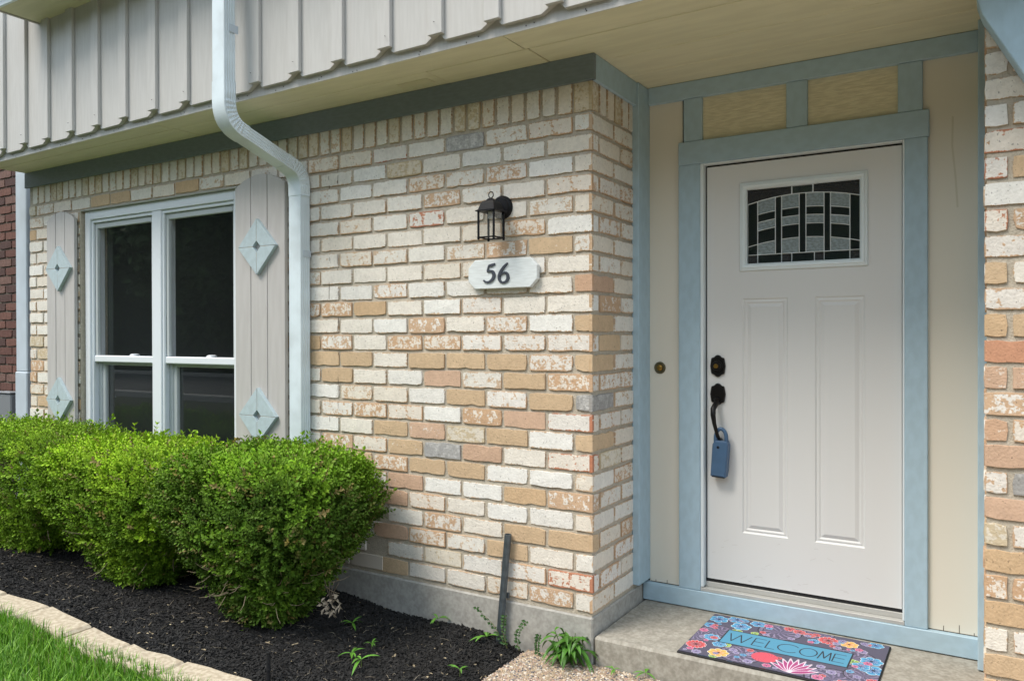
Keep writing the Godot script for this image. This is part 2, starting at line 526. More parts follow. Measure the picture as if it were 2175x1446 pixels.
func ground() -> void:
	var b := MB.new()
	b.face([Vector3(-120, -0.05, -60), Vector3(120, -0.05, -60), Vector3(120, -0.05, 120), Vector3(-120, -0.05, 120)], Vector3.UP)
	struct("ground", b, M.soil, "lawn ground under and around the house", "ground")
	b = MB.new()
	var nx := 90
	var nz := 26
	for i in nx:
		for k in nz:
			var q := []
			for d: Vector2 in [Vector2(0, 0), Vector2(0, 1), Vector2(1, 1), Vector2(1, 0)]:
				var x: float = -6.0 + 5.675 * (i + d.x) / nx
				var z: float = -0.01 + 1.05 * (k + d.y) / nz
				q.append(Vector3(x, mulch_height(x, z), z))
			b.quad(q[0], q[1], q[2], q[3])
	struct("mulch_bed", b, M.mulch, "black mulch bed between the hedge and the stone edging", "flower bed")
	# concrete foundation under the bricks
	b = MB.new()
	b.box(Vector3(-4.62, -0.4, -0.6), Vector3(0.0, 0.193, 0.004), 0.006)
	b.box(Vector3(1.4515, -0.4, -0.6), Vector3(3.0, 0.16, -0.02), 0.006)
	struct("foundation_slab", b, M.concrete, "grey concrete foundation strip below the brick wall", "foundation")
	b = MB.new()
	b.box(Vector3(0.003, -0.3, -1.0), Vector3(1.75, 0.116, 0.0), 0.012)
	struct("porch_slab", b, M.slab, "weathered concrete porch step in front of the door", "step")
	# exposed aggregate walk
	b = MB.new()
	var poly := PackedVector2Array([Vector2(-0.32, -0.01), Vector2(3.4, -0.01), Vector2(3.4, -6), Vector2(-0.318, -6)])
	b.xf = Transform3D(Basis(Vector3.RIGHT, -PI / 2), Vector3(0, 0, 0))
	b.prism(poly, -0.12, -0.004, 0.004)
	struct("front_path", b, M.pathbase, "exposed aggregate walk beside the mulch bed", "path")
	b = MB.new()
	var peb := SphereMesh.new()
	peb.radius = 0.5; peb.height = 1.0; peb.radial_segments = 7; peb.rings = 4
	var trs := []
	var cols := []
	var pal := [Color(0.46, 0.37, 0.27), Color(0.55, 0.47, 0.37), Color(0.36, 0.24, 0.18), Color(0.22, 0.20, 0.19), Color(0.60, 0.55, 0.48), Color(0.48, 0.36, 0.24), Color(0.40, 0.30, 0.25), Color(0.10, 0.10, 0.11)]
	for i in 42000:
		var x := rf(-0.318, 1.3)
		var z := rf(0.008, 1.3)
		var s := rf(0.004, 0.0098)
		if i % 9 == 0: s *= 1.4
		var bs := Basis(Vector3.UP, rf(0, TAU)) * Basis(Vector3.RIGHT, rf(-0.4, 0.4)) * Basis.from_scale(Vector3(s * rf(1, 1.5), s * 0.75, s))
		trs.append(Transform3D(bs, Vector3(x, -0.0042 + rf(-0.0016, 0.0010), z)))
		var c: Color = pal[R.randi() % pal.size()]
		cols.append(c * rf(0.75, 1.2))
	var pb := scatter(numbered("pebbles"), peb, M.pebble, self, trs, cols)
	meta(pb, "small tan and grey pebbles set in the walk", "pebbles", "", "stuff")

# ------------------------------------------------------------------ brick walls
# codes from the corner leftwards, row by row from the top
const ROWS := ["wPwGwrwww", "wwWWYWww", "wWPwPwWw", "PwwPwwww", "wwwWrwww", "WPwWWWww", "wTPwwwww", "WWwwWWww", "RWwWWPWW", "WWPWWTPP", "TWPWPWWW", "PPPPPWPT", "TPTTTWTT", "PTwRWWTw", "GTPTWwwW", "rRPWPPPw", "TWTYRTWW", "rWRGTPPw", "wWWTTPTw", "PTWWRPww", "wWWWPRwP", "TTWPwPwT", "wWTwPRwP", "rPWYwPwT", "wPwwwTTP"]
const SIDE := ["Pww", "www", "www", "PPP", "Pww", "wPw", "www", "www", "Rww", "wPw", "Tww", "wTw", "Tww", "wPP", "Www", "wPw", "Tww", "wYw", "wPw", "Rww", "Www", "TwP", "WPw", "wPw", "www"]

func front_wall() -> void:
	var w := thing("brick_wall", Vector3(-2.3, 0.193, 0), "whitewashed tan brick front wall carrying the lantern and the number board", "wall")
	var b := MB.new()
	var zm := -0.0075
	b.box(Vector3(-4.61, 0.193, -0.2), Vector3(-3.945, 2.62, zm), 0.001)
	b.box(Vector3(-3.945, 2.299, -0.2), Vector3(-2.295, 2.62, zm), 0.0)
	b.box(Vector3(-3.945, 0.193, -0.2), Vector3(-2.295, 0.55, zm), 0.0)
	b.box(Vector3(-2.295, 0.193, -0.2), Vector3(-0.0075, 2.62, zm), 0.001)
	part("mortar", b, M.mortar, w)
	var hidden := MB.new()
	for r in 25:
		var y := TOP - (r + 0.5) * COURSE
		var even := r % 2 == 1
		var x := 0.0
		var k := 0
		var codes: String = ROWS[r]
		while x > -4.60:
			var len_: float = (0.0905 if not even else 0.2283) if k == 0 else PITCH
			var x0 := maxf(x - len_, -4.61)
			var gap := 0.0115 + rf(-0.002, 0.002)
			var a := x0 + gap * 0.5 if x0 > -4.60 else -4.607
			var c := x - gap * 0.5 if k > 0 else 0.0
			x = x - len_
			var code: String = codes[k] if k < codes.length() else ("w" if R.randf() < 0.55 else ["W", "P", "W", "T", "w", "Y"][R.randi() % 6])
			k += 1
			# leave the window opening free
			if y > 0.55 and y < 2.299 and a < -2.295 and c > -3.945:
				if a < -3.945 and c > -3.945: c = -3.95
				elif c > -2.295 and a < -2.295: a = -2.29
				else: continue
			if c - a < 0.02: continue
			if r >= 18 and x < -1.35 and not (x < -4.3 and r < 21):
				if r > 20 or x < -2.2: continue
			lay("brick", w, Vector3((a + c) / 2, y + rf(-0.002, 0.002), 0), c - a, BH + rf(-0.002, 0.003), 1 if k == 1 else 0, code)
	# bricks low behind the hedge, seen only between the leaves
	var low := MB.new()
	for r in range(18, 25):
		var y := TOP - (r + 0.5) * COURSE
		for k in 16:
			var x := -1.3 - PITCH * (k + (0.5 if r % 2 else 0.0))
			if x < -4.5 or (r <= 20 and x > -2.35) : continue
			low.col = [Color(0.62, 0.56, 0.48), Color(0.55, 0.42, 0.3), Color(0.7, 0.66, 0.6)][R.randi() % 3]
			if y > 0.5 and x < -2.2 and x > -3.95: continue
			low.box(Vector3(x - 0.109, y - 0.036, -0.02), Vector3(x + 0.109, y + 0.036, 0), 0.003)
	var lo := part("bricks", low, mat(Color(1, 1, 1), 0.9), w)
	lo.set_meta("kind", "stuff")
	# soldier course under the frieze board
	var x := -0.091
	lay("soldier_brick", w, Vector3(-0.0455, TOP + 0.0945, 0), 0.091, 0.178, 1, "Y")
	var sk := 0
	while x > -4.55:
		var p := 0.0812 + rf(-0.002, 0.002)
		lay("soldier_brick", w, Vector3(x - p / 2, TOP + 0.0945, 0), p - 0.0125, 0.178, 0, ["w", "w", "Y", "w", "w", "w", "Y"][R.randi() % 7])
		x -= p
		sk += 1
	# dark drip marks on the bricks beside the downspout
	var dm := MB.new()
	for i in 30:
		var q := Vector3([-1.497, -1.497, -1.56][i % 3] + rf(-0.003, 0.003), rf(0.95, 2.3), 0.0008)
		dm.box(q, q + Vector3(rf(0.0012, 0.003), rf(0.015, 0.05), 0.0008), 0.0)
	part("drip_marks", dm, mat(s8(92, 78, 66), 0.9), w).set_meta("kind", "stuff")
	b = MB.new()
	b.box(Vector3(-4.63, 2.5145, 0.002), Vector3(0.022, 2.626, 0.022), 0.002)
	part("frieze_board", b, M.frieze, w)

func entry_side_wall() -> void:
	var w := thing("brick_wall", Vector3(0, 0.193, -0.22), "narrow brick return wall between the corner and the blue trim", "wall")
	var b := MB.new()
	b.box(Vector3(-0.2, 0.194, -0.62), Vector3(-0.0070, 2.619, -0.012), 0.001)
	part("mortar", b, M.mortar, w)
	for r in 25:
		var y := TOP - (r + 0.5) * COURSE
		var even := r % 2 == 1
		var z := 0.0
		var k := 0
		while z > -0.43:
			var len_: float = (0.2283 if not even else 0.0725) if k == 0 else PITCH
			var z0 := maxf(z - len_, -0.46)
			var gap := 0.0125
			var a := z0 + gap * 0.5
			var c := z - gap * 0.5 if k > 0 else 0.0
			z -= len_
			var code: String = SIDE[r][mini(k, 2)]
			if k == 0: code = ROWS[r][0]
			k += 1
			if c - a < 0.02: continue
			lay("brick", w, Vector3(0, y, (a + c) / 2), c - a, BH + rf(-0.002, 0.003), -1 if k == 1 else 0, code, PI / 2)
	lay("soldier_brick", w, Vector3(0, TOP + 0.0945, -0.0335), 0.067, 0.178, -1, "Y", PI / 2)
	for i in 5:
		lay("soldier_brick", w, Vector3(0, TOP + 0.0945, -0.074 - 0.0812 * (i + 0.5)), 0.069, 0.178, 0, ["w", "w", "Y", "w", "w"][i], PI / 2)
	b = MB.new()
	b.box(Vector3(0.002, 2.5145, -0.445), Vector3(0.0215, 2.626, 0.0215), 0.002)
	part("frieze_board", b, M.blue, w)
	b = MB.new()
	b.turned = false
	b.box(Vector3(-0.006, 0.217, -0.60), Vector3(0.031, 2.625, -0.4455), 0.003)
	part("corner_trim", b, M.blue, w)

const COLROWS := ["www", "www", "Www", "Www", "WWw", "rWw", "rTw", "Www", "rPw", "PWw", "TWw", "PTW", "TTP", "OOT", "RRP", "PRO", "RPw", "RRP", "PGw", "RRT", "YPw", "TRP", "PPw", "TTT", "WPw", "TTT", "TTT"]

func column() -> void:
	var w := thing("brick_wall", Vector3(2.2, 0, 0), "brick pier of red and tan bricks on the other side of the door", "pier")
	var b := MB.new()
	b.box(Vector3(1.459, 0.0, -0.7), Vector3(3.0, 2.95, -0.0075), 0.001)
	part("mortar", b, M.mortar, w)
	for r in 30:
		var y := 1.838 - COURSE * (r - 8) - COURSE * 0.5
		if y < 0.03: break
		if y + 0.03 > 2.61: continue
		var short := r % 2 == 0
		var x := 1.4515
		var k := 0
		while x < 2.6:
			var len_: float = (0.082 if short else 0.199) if k == 0 else PITCH
			var code: String = COLROWS[r][mini(k, 2)] if r < COLROWS.size() else "T"
			if k > 2: code = ["T", "P", "w", "R"][R.randi() % 4]
			lay("brick", w, Vector3(x + (len_ - 0.013) / 2, y, 0), len_ - 0.013, BH + rf(-0.002, 0.003), 0, code)
			x += len_
			k += 1
		var z := -0.004
		while z > -0.43:
			var ln: float = 0.199 if short and z > -0.01 else PITCH
			if not short and z > -0.01: ln = 0.085
			ln = minf(ln, z + 0.455)
			if ln > 0.03: lay("brick", w, Vector3(1.4515, y, z - (ln - 0.012) / 2), ln - 0.012, BH, 0, ["P", "T", "w", "R"][R.randi() % 4], -PI / 2)
			z -= ln
	b = MB.new()
	b.box(Vector3(1.4255, 0.122, -0.60), Vector3(1.4580, 2.625, -0.4455), 0.003)
	part("corner_trim", b, M.blue, w)
	# bracket board over the pier
	var g := thing("porch_bracket", Vector3(1.6, 2.3, 0.06), "large blue board cut on a slant across the top of the brick pier", "bracket")
	b = MB.new()
	b.prism(PackedVector2Array([Vector2(1.432, 2.9), Vector2(1.432, 2.50), Vector2(1.446, 2.452), Vector2(1.556, 2.245), Vector2(2.1, 1.22), Vector2(2.5, 1.22), Vector2(2.5, 2.9)]), 0.012, 0.1, 0.003)
	part("board", b, M.blue, g)

# ------------------------------------------------------------------ overhang and upper storey
func upper_storey() -> void:
	var s := thing("soffit", Vector3(-1.5, 2.626, 0), "cream painted board soffit under the overhanging storey", "soffit")
	var zs := [0.392, 0.205, -0.085, -0.335, -0.66]
	var cuts := [[-4.62, -2.604, -0.213, 1.448], [-4.62, -2.59, -0.742, -0.199, 1.448], [-0.0, 1.448], [0.0, 1.448]]
	for i in 4:
		for k in cuts[i].size() - 1:
			var b := MB.new()
			b.uvo = Vector2(rf(0, 9), rf(0, 9))
			var x0: float = cuts[i][k] + 0.0032
			var x1: float = cuts[i][k + 1] - 0.0032
			var z1: float = zs[i]
			var dy := rf(-0.0015, 0.0015)
			if i == 0:
				b.xf = Transform3D(Basis(Vector3.RIGHT, -PI / 2), Vector3(0, 2.64 + dy, 0))
				b.prism(PackedVector2Array([Vector2(x0, -(0.386 + 0.018 * x0)), Vector2(x1, -(0.386 + 0.018 * x1)), Vector2(x1, -0.2082), Vector2(x0, -0.2082)]), -0.014, 0.006)
			else:
				b.box(Vector3(x0, 2.626 + dy, zs[i + 1] + 0.0032), Vector3(x1, 2.646, z1 - 0.0032), 0.0025)
			part("soffit_board", b, M.soffit, s)
	var b := MB.new()
	b.box(Vector3(-4.62, 2.66, -0.7), Vector3(1.448, 2.68, 0.3), 0.001)
	part("backing_board", b, M.soffit, s)
	b = MB.new()                        # slotted vent
	for i in 8:
		b.box(Vector3(-0.975 + i * 0.0001, 2.6225, 0.075 + i * 0.008), Vector3(-0.79, 2.6255, 0.079 + i * 0.008), 0.0005)
	part("vent", b, M.soffit, s)
	# board and batten wall, very slightly out of line with the brick below
	var u := thing("siding_wall", Vector3(0, 2.626, 0.39), "pale grey board and batten upper wall overhanging the brick", "wall")
	u.rotation.y = -0.018
	b = MB.new()
	b.box(Vector3(-5.6, 0.0, -0.0035), Vector3(1.8, 2.0, 0.0), 0.001)
	inst("base_board", b.mesh(), M.siding, u, Transform3D())
	for k in range(-7, 19):
		var xr := 0.05 - 0.2875 * k
		var xl := xr - 0.2875
		b = MB.new()
		b.uvo = Vector2(rf(0, 9), rf(0, 9))
		var dy := rf(-0.002, 0.002)
		var y0 := 0.034 + dy
		b.prism(PackedVector2Array([Vector2(xl + 0.004, 1.9), Vector2(xl + 0.004, y0 + 0.034), Vector2(xl + 0.038, y0), Vector2(xr - 0.066, y0), Vector2(xr - 0.004, y0 + 0.034), Vector2(xr - 0.004, 1.9)]), 0.001, 0.023, 0.0015)
		inst("siding_board", b.mesh(), M.siding, u, Transform3D())
		b = MB.new()
		b.uvo = Vector2(rf(0, 9), rf(0, 9))
		b.box(Vector3(xr - 0.0375, 0.059 + rf(-0.003, 0.003), 0.0235), Vector3(xr + 0.0375, 1.9, 0.044), 0.002)
		var bt := inst("batten", b.mesh(), M.siding, u, Transform3D(Basis(Vector3(0, 0, 1), rf(-0.002, 0.002)), Vector3.ZERO))
		if k % 3 != 1:
			b = MB.new()
			var p := Vector3(xr + rf(-0.02, 0.01), 0.105 + rf(0, 0.02), 0.044)
			b.tube([p, p + Vector3(rf(0.006, 0.01), -0.004, 0.012), p + Vector3(0.018, -0.009, 0.014)], [0.0009, 0.0009, 0.0009], 4)
			inst("nail", b.mesh(), M.rubber, u, Transform3D())
		for j in 2:
			b = MB.new()
			var q := Vector3(xl + rf(0.06, 0.24), rf(0.006, 0.022), 0.0)
			b.tube([q, q + Vector3(0.002, 0.0, 0.004)], [0.0022, 0.0022], 5)
			inst("nail", b.mesh(), M.rubber, u, Transform3D())
	# eave far up by the corner of the picture
	var e := thing("roof_eave", Vector3(-3.0, 3.446, 0.45), "boxed roof eave with a white edge above the siding wall", "eave")
	b = MB.new()
	b.box(Vector3(-3.785, 3.446, 0.33), Vector3(1.4, 3.47, 0.598), 0.003)
	part("eave_soffit", b, M.soffit, e)
	b = MB.new()
	b.box(Vector3(-3.80, 3.438, 0.33), Vector3(-3.7855, 3.6, 0.598), 0.003)
	part("end_board", b, M.shutter, e)
	b = MB.new()
	b.box(Vector3(-3.82, 3.442, 0.5985), Vector3(1.4, 3.60, 0.615), 0.003)
	part("eave_fascia", b, M.white, e)
	b = MB.new()
	b.xf = Transform3D(Basis(Vector3.RIGHT, 0.45), Vector3(-1.2, 3.68, 0.42))
	b.box(Vector3(-2.7, -0.01, -0.5), Vector3(2.7, 0.01, 0.30), 0.003)
	part("roof_sheet", b, M.asphalt, e)

# ------------------------------------------------------------------ recessed entry
func entry_wall() -> void:
	var w := thing("entry_wall", Vector3(0.73, 0.12, -0.6), "cream panelled wall with blue trim boards round the door", "wall")
	var spans := [[0.031, 0.2, 0.2, 2.55], [0.27, 2.33, 0.7, 2.55], [0.74, 2.33, 1.18, 2.55], [1.2, 0.2, 1.4285, 2.55]]
	for i in 4:
		var b := MB.new()
		b.uvo = Vector2(rf(0, 5), rf(0, 5))
		b.box(Vector3(spans[i][0], spans[i][1], -0.62), Vector3(spans[i][2], spans[i][3], -0.583), 0.001)
		part("wall_panel", b, M.cream if i in [0, 3] else M.cream_rough, w)
	var B := func(called: String, lo: Vector3, hi: Vector3, m: Material):
		var b := MB.new()
		b.uvo = Vector2(rf(0, 5), rf(0, 5))
		b.box(lo, hi, 0.003)
		part(called, b, m, w)
	B.call("top_beam", Vector3(0.0315, 2.543, -0.60), Vector3(1.425, 2.625, -0.560), M.blue_along)
	B.call("trim_stud", Vector3(0.211, 2.339, -0.60), Vector3(0.301, 2.542, -0.5635), M.blue)
	B.call("trim_stud", Vector3(0.686, 2.339, -0.60), Vector3(0.776, 2.542, -0.5635), M.blue)
	B.call("trim_stud", Vector3(1.136, 2.339, -0.60), Vector3(1.228, 2.542, -0.5635), M.blue)
	B.call("head_casing", Vector3(0.186, 2.228, -0.60), Vector3(1.252, 2.338, -0.5605), M.blue_along)
	B.call("side_casing", Vector3(0.186, 0.2055, -0.60), Vector3(0.291, 2.2275, -0.562), M.blue)
	B.call("side_casing", Vector3(1.162, 0.2055, -0.60), Vector3(1.247, 2.2275, -0.562), M.blue)
	B.call("sill_board", Vector3(0.004, 0.120, -0.60), Vector3(1.4285, 0.205, -0.5555), M.blue_along)
	# a dark rub mark down the panel beside the door
	var b := MB.new()
	var p := [Vector3(1.335, 2.30, -0.5825), Vector3(1.333, 2.18, -0.5825), Vector3(1.345, 2.05, -0.5825), Vector3(1.352, 1.93, -0.5825)]
	for i in 3:
		var a: Vector3 = p[i]; var c: Vector3 = p[i + 1]
		b.quad(a + Vector3(-0.003, 0, 0), c + Vector3(-0.003, 0, 0), c + Vector3(0.004, 0, 0), a + Vector3(0.004, 0, 0))
	part("rub_mark", b, mat(s8(206, 201, 182), 0.7), w)
	b = MB.new()
	for q in [[0.060, 0.012], [0.118, 0.018], [1.302, 0.022], [1.358, 0.034], [1.41, 0.012]]:
		b.box(Vector3(q[0], 0.206, -0.5829), Vector3(q[0] + 0.0022, 0.206 + q[1], -0.5822), 0.0)
	b.box(Vector3(0.034, 0.2055, -0.5828), Vector3(0.184, 0.2085, -0.5815), 0.0)
	b.box(Vector3(1.249, 0.2055, -0.5828), Vector3(1.424, 0.2080, -0.5815), 0.0)
	part("panel_cracks", b, mat(s8(70, 62, 54), 0.9), w).set_meta("kind", "stuff")
	b = MB.new()
	b.box(Vector3(0.0, 2.55, -0.9), Vector3(1.45, 2.66, -0.622), 0.0)
	part("header_block", b, M.room, w)

const DZ := -0.6            # face of the door leaf

func panel_face(b: MB, x0: float, y0: float, x1: float, y1: float) -> void:   # moulded recess with a raised field
	var rings := [[0.0, 0.0], [0.007, -0.006], [0.016, -0.004], [0.024, -0.008], [0.040, -0.001]]
	for i in rings.size() - 1:
		var a: float = rings[i][0]; var za: float = DZ + rings[i][1]
		var c: float = rings[i + 1][0]; var zc: float = DZ + rings[i + 1][1]
		var A := [Vector3(x0 + a, y0 + a, za), Vector3(x1 - a, y0 + a, za), Vector3(x1 - a, y1 - a, za), Vector3(x0 + a, y1 - a, za)]
		var C := [Vector3(x0 + c, y0 + c, zc), Vector3(x1 - c, y0 + c, zc), Vector3(x1 - c, y1 - c, zc), Vector3(x0 + c, y1 - c, zc)]
		for k in 4:
			var j := (k + 1) % 4
			b.face([A[k], A[j], C[j], C[k]], Vector3(0, 0, 1))
	var e := 0.040
	b.face([Vector3(x0 + e, y0 + e, DZ - 0.001), Vector3(x1 - e, y0 + e, DZ - 0.001), Vector3(x1 - e, y1 - e, DZ - 0.001), Vector3(x0 + e, y1 - e, DZ - 0.001)], Vector3(0, 0, 1))

func front_door() -> void:
	var d := thing("front_door", Vector3(0.73, 0.21, -0.6), "white front door with a leaded glass light and two raised panels", "door")
	var X0 := 0.314; var X1 := 1.148; var Y0 := 0.262; var Y1 := 2.212
	var holes := [[0.478, 1.715, 1.010, 2.112], [0.480, 0.497, 0.686, 1.586], [0.801, 0.497, 1.006, 1.586]]
	var b := MB.new()
	var xs := [X0, 0.478, 0.480, 0.686, 0.801, 1.006, 1.010, X1]
	var ys := [Y0, 0.497, 1.586, 1.715, 2.112, Y1]
	for i in xs.size() - 1:
		for k in ys.size() - 1:
			var cx: float = (xs[i] + xs[i + 1]) / 2
			var cy: float = (ys[k] + ys[k + 1]) / 2
			var inside := false
			for h in holes:
				if cx > h[0] and cx < h[2] and cy > h[1] and cy < h[3]: inside = true
			if inside: continue
			b.face([Vector3(xs[i], ys[k], DZ), Vector3(xs[i + 1], ys[k], DZ), Vector3(xs[i + 1], ys[k + 1], DZ), Vector3(xs[i], ys[k + 1], DZ)], Vector3(0, 0, 1))
	for e in [[X0, -1], [X1, 1]]:
		b.face([Vector3(e[0], Y0, DZ), Vector3(e[0], Y1, DZ), Vector3(e[0], Y1, DZ - 0.045), Vector3(e[0], Y0, DZ - 0.045)], Vector3(e[1], 0, 0))
	b.face([Vector3(X0, Y1, DZ), Vector3(X1, Y1, DZ), Vector3(X1, Y1, DZ - 0.045), Vector3(X0, Y1, DZ - 0.045)], Vector3(0, 1, 0))
	b.face([Vector3(X0, Y0, DZ), Vector3(X1, Y0, DZ), Vector3(X1, Y0, DZ - 0.045), Vector3(X0, Y0, DZ - 0.045)], Vector3(0, -1, 0))
	part("door_leaf", b, M.door, d)
	for h in [holes[1], holes[2]]:
		b = MB.new()
		panel_face(b, h[0], h[1], h[2], h[3])
		part("raised_panel", b, M.door, d)
	b = MB.new()
	for i in 26:
		var q := Vector3(rf(0.33, 1.12), 0.27 + 0.25 * pow(R.randf(), 2.0), DZ + 0.0006)
		var l := rf(0.004, 0.03)
		var a := rf(-0.6, 0.6)
		b.quad(q, q + Vector3(l, l * a, 0), q + Vector3(l, l * a + 0.0012, 0), q + Vector3(0, 0.0012, 0))
	part("scuff_marks", b, mat(s8(196, 194, 190), 0.5), d).set_meta("kind", "stuff")
	# jambs, stop shadow gap and threshold
	var J := func(called: String, lo: Vector3, hi: Vector3, m: Material):
		var q := MB.new()
		q.box(lo, hi, 0.0015)
		part(called, q, m, d)
	J.call("jamb", Vector3(0.2915, 0.225, -0.70), Vector3(0.306, 2.2275, -0.5665), M.white)
	J.call("jamb", Vector3(1.1535, 0.225, -0.70), Vector3(1.1615, 2.2275, -0.5665), M.white)
	J.call("jamb_head", Vector3(0.3065, 2.2215, -0.70), Vector3(1.153, 2.2275, -0.5665), M.white)
	J.call("weatherstrip", Vector3(0.3065, 0.262, -0.645), Vector3(0.3135, 2.2205, -0.612), M.rubber)
	J.call("weatherstrip", Vector3(0.314, 2.2125, -0.645), Vector3(1.152, 2.221, -0.607), M.rubber)
	J.call("door_sweep", Vector3(0.3065, 0.246, -0.64), Vector3(1.153, 0.2615, -0.604), M.rubber)
	J.call("threshold", Vector3(0.292, 0.2055, -0.66), Vector3(1.161, 0.222, -0.564), M.alu)
	J.call("threshold_riser", Vector3(0.3065, 0.2225, -0.66), Vector3(1.153, 0.2455, -0.596), M.alu)
	# glazed light
	var fr := Node3D.new()
	fr.name = "door_light"
	d.add_child(fr)
	fr.position = Vector3(0.744, 1.9, -0.6) - d.position
	var GX0 := 0.5035; var GX1 := 0.985; var GY0 := 1.746; var GY1 := 2.087
	b = MB.new()
	var rings := [[0.0, 0.001], [0.004, 0.010], [0.012, 0.012], [0.016, 0.016], [0.026, 0.014], [0.034, 0.004], [0.034, -0.02]]
	for i in rings.size() - 1:
		var a: float = 0.034 - rings[i][0]; var c: float = 0.034 - rings[i + 1][0]
		var za: float = DZ + rings[i][1]; var zc: float = DZ + rings[i + 1][1]
		var A := [Vector3(GX0 - a, GY0 - a, za), Vector3(GX1 + a, GY0 - a, za), Vector3(GX1 + a, GY1 + a, za), Vector3(GX0 - a, GY1 + a, za)]
		var C := [Vector3(GX0 - c, GY0 - c, zc), Vector3(GX1 + c, GY0 - c, zc), Vector3(GX1 + c, GY1 + c, zc), Vector3(GX0 - c, GY1 + c, zc)]
		for k in 4:
			var j := (k + 1) % 4
			var outv: Vector3 = Vector3(0, 0, 1) if za != zc and i < 5 else (Vector3(0.74, 1.9, DZ) - (A[k] + A[j]) / 2.0)
			b.face([A[k], A[j], C[j], C[k]], outv)
	part("light_frame", b, M.white, fr)
	b = MB.new()
	sheet(GX0 - 0.005, GY0 - 0.005, GX1 + 0.005, GY1 + 0.005, DZ - 0.0135, fr, M.door_glass)
	var gz := DZ - 0.0115
	var vx := [0.5484, 0.6278, 0.6554, 0.732, 0.7608, 0.8373, 0.8642, 0.9437]
	var arc := func(x: float, top: float, sag: float) -> float: return top - sag * pow((x - 0.744) / 0.24, 2.0)
	var came := func(pts: Array, wd := 0.0042):
		var q := MB.new()
		for i in pts.size() - 1:
			var a: Vector2 = pts[i]; var c: Vector2 = pts[i + 1]
			var nn := (c - a).orthogonal().normalized() * wd * 0.5
			var A := Vector3(a.x + nn.x, a.y + nn.y, gz); var Bv := Vector3(c.x + nn.x, c.y + nn.y, gz)
			var C := Vector3(c.x - nn.x, c.y - nn.y, gz); var D := Vector3(a.x - nn.x, a.y - nn.y, gz)
			var hz := Vector3(0, 0, 0.0022)
			var m0 := Vector3(a.x, a.y, gz + 0.003); var m1 := Vector3(c.x, c.y, gz + 0.003)
			q.face([A, Bv, m1, m0], Vector3(nn.x, nn.y, nn.length()))
			q.face([D, C, m1, m0], Vector3(-nn.x, -nn.y, nn.length()))
		part("came", q, M.came, fr)
	var curve := func(xa: float, xb: float, top: float, sag: float) -> Array:
		var o := []
		for i in 9:
			var x := lerpf(xa, xb, i / 8.0)
			o.append(Vector2(x, arc.call(x, top, sag)))
		return o
	came.call(curve.call(GX0, GX1, 2.0525, 0.032))
	came.call([Vector2(GX0, 1.786), Vector2(GX1, 1.786)])
	for i in 8:
		var lowest := 1.786 if i in [1, 3, 4, 6] else GY0
		came.call([Vector2(vx[i], arc.call(vx[i], 2.0525, 0.032)), Vector2(vx[i], lowest)])
	for x in [0.7, 0.7905]: came.call([Vector2(x, arc.call(x, 2.0525, 0.032)), Vector2(x, GY1)], 0.006)
	for x in [0.6997, 0.797]: came.call([Vector2(x, 1.786), Vector2(x, GY0)])
	came.call(curve.call(GX0, vx[0], 1.855, 0.031)); came.call(curve.call(vx[7], GX1, 1.855, 0.031))
	var levels := [1.991, 1.954, 1.916, 1.855]
	for pr in [[0, 1], [2, 3], [4, 5], [6, 7]]:
		var xa: float = vx[pr[0]]; var xb: float = vx[pr[1]]
		for l: float in levels: came.call(curve.call(xa, xb, l, 0.031), 0.0036)
		var bands := [[2.0525, 1.991], [1.954, 1.916], [1.855, -1.0]]
		for bd in bands:                    # pebbled panes
			var q := MB.new()
			for i in 6:
				var x0 := lerpf(xa, xb, i / 6.0); var x1 := lerpf(xa, xb, (i + 1) / 6.0)
				var t0: float = arc.call(x0, bd[0], 0.031); var t1: float = arc.call(x1, bd[0], 0.031)
				var b0: float = 1.786 if bd[1] < 0 else arc.call(x0, bd[1], 0.031)
				var b1: float = 1.786 if bd[1] < 0 else arc.call(x1, bd[1], 0.031)
				q.face([Vector3(x0, b0, gz), Vector3(x1, b1, gz), Vector3(x1, t1, gz), Vector3(x0, t0, gz)], Vector3(0, 0, 1))
			part("pebbled_pane", q, M.frost, fr)
	for sp in [[GX0, 0.7], [0.7905, GX1]]:
		var q := MB.new()
		for i in 6:
			var x0 := lerpf(sp[0], sp[1], i / 6.0); var x1 := lerpf(sp[0], sp[1], (i + 1) / 6.0)
			q.face([Vector3(x0, arc.call(x0, 2.0525, 0.032), gz), Vector3(x1, arc.call(x1, 2.0525, 0.032), gz), Vector3(x1, GY1, gz), Vector3(x0, GY1, gz)], Vector3(0, 0, 1))
		part("chipped_pane", q, M.gluechip, fr)
	for x in [0.7005, GX0 + 0.001, 0.656, 0.798, 0.945]:       # small bevelled pieces
		var q := MB.new()
		var y0 := 2.054 if x == 0.7005 else GY0
		var wd := 0.0895 if x == 0.7005 else 0.039
		q.box(Vector3(x + 0.003, y0 + 0.002, gz - 0.001), Vector3(x + wd, y0 + (0.031 if x == 0.7005 else 0.036), gz + 0.004), 0.006)
		part("bevelled_pane", q, M.gluechip if x != 0.7005 else M.glass, fr)
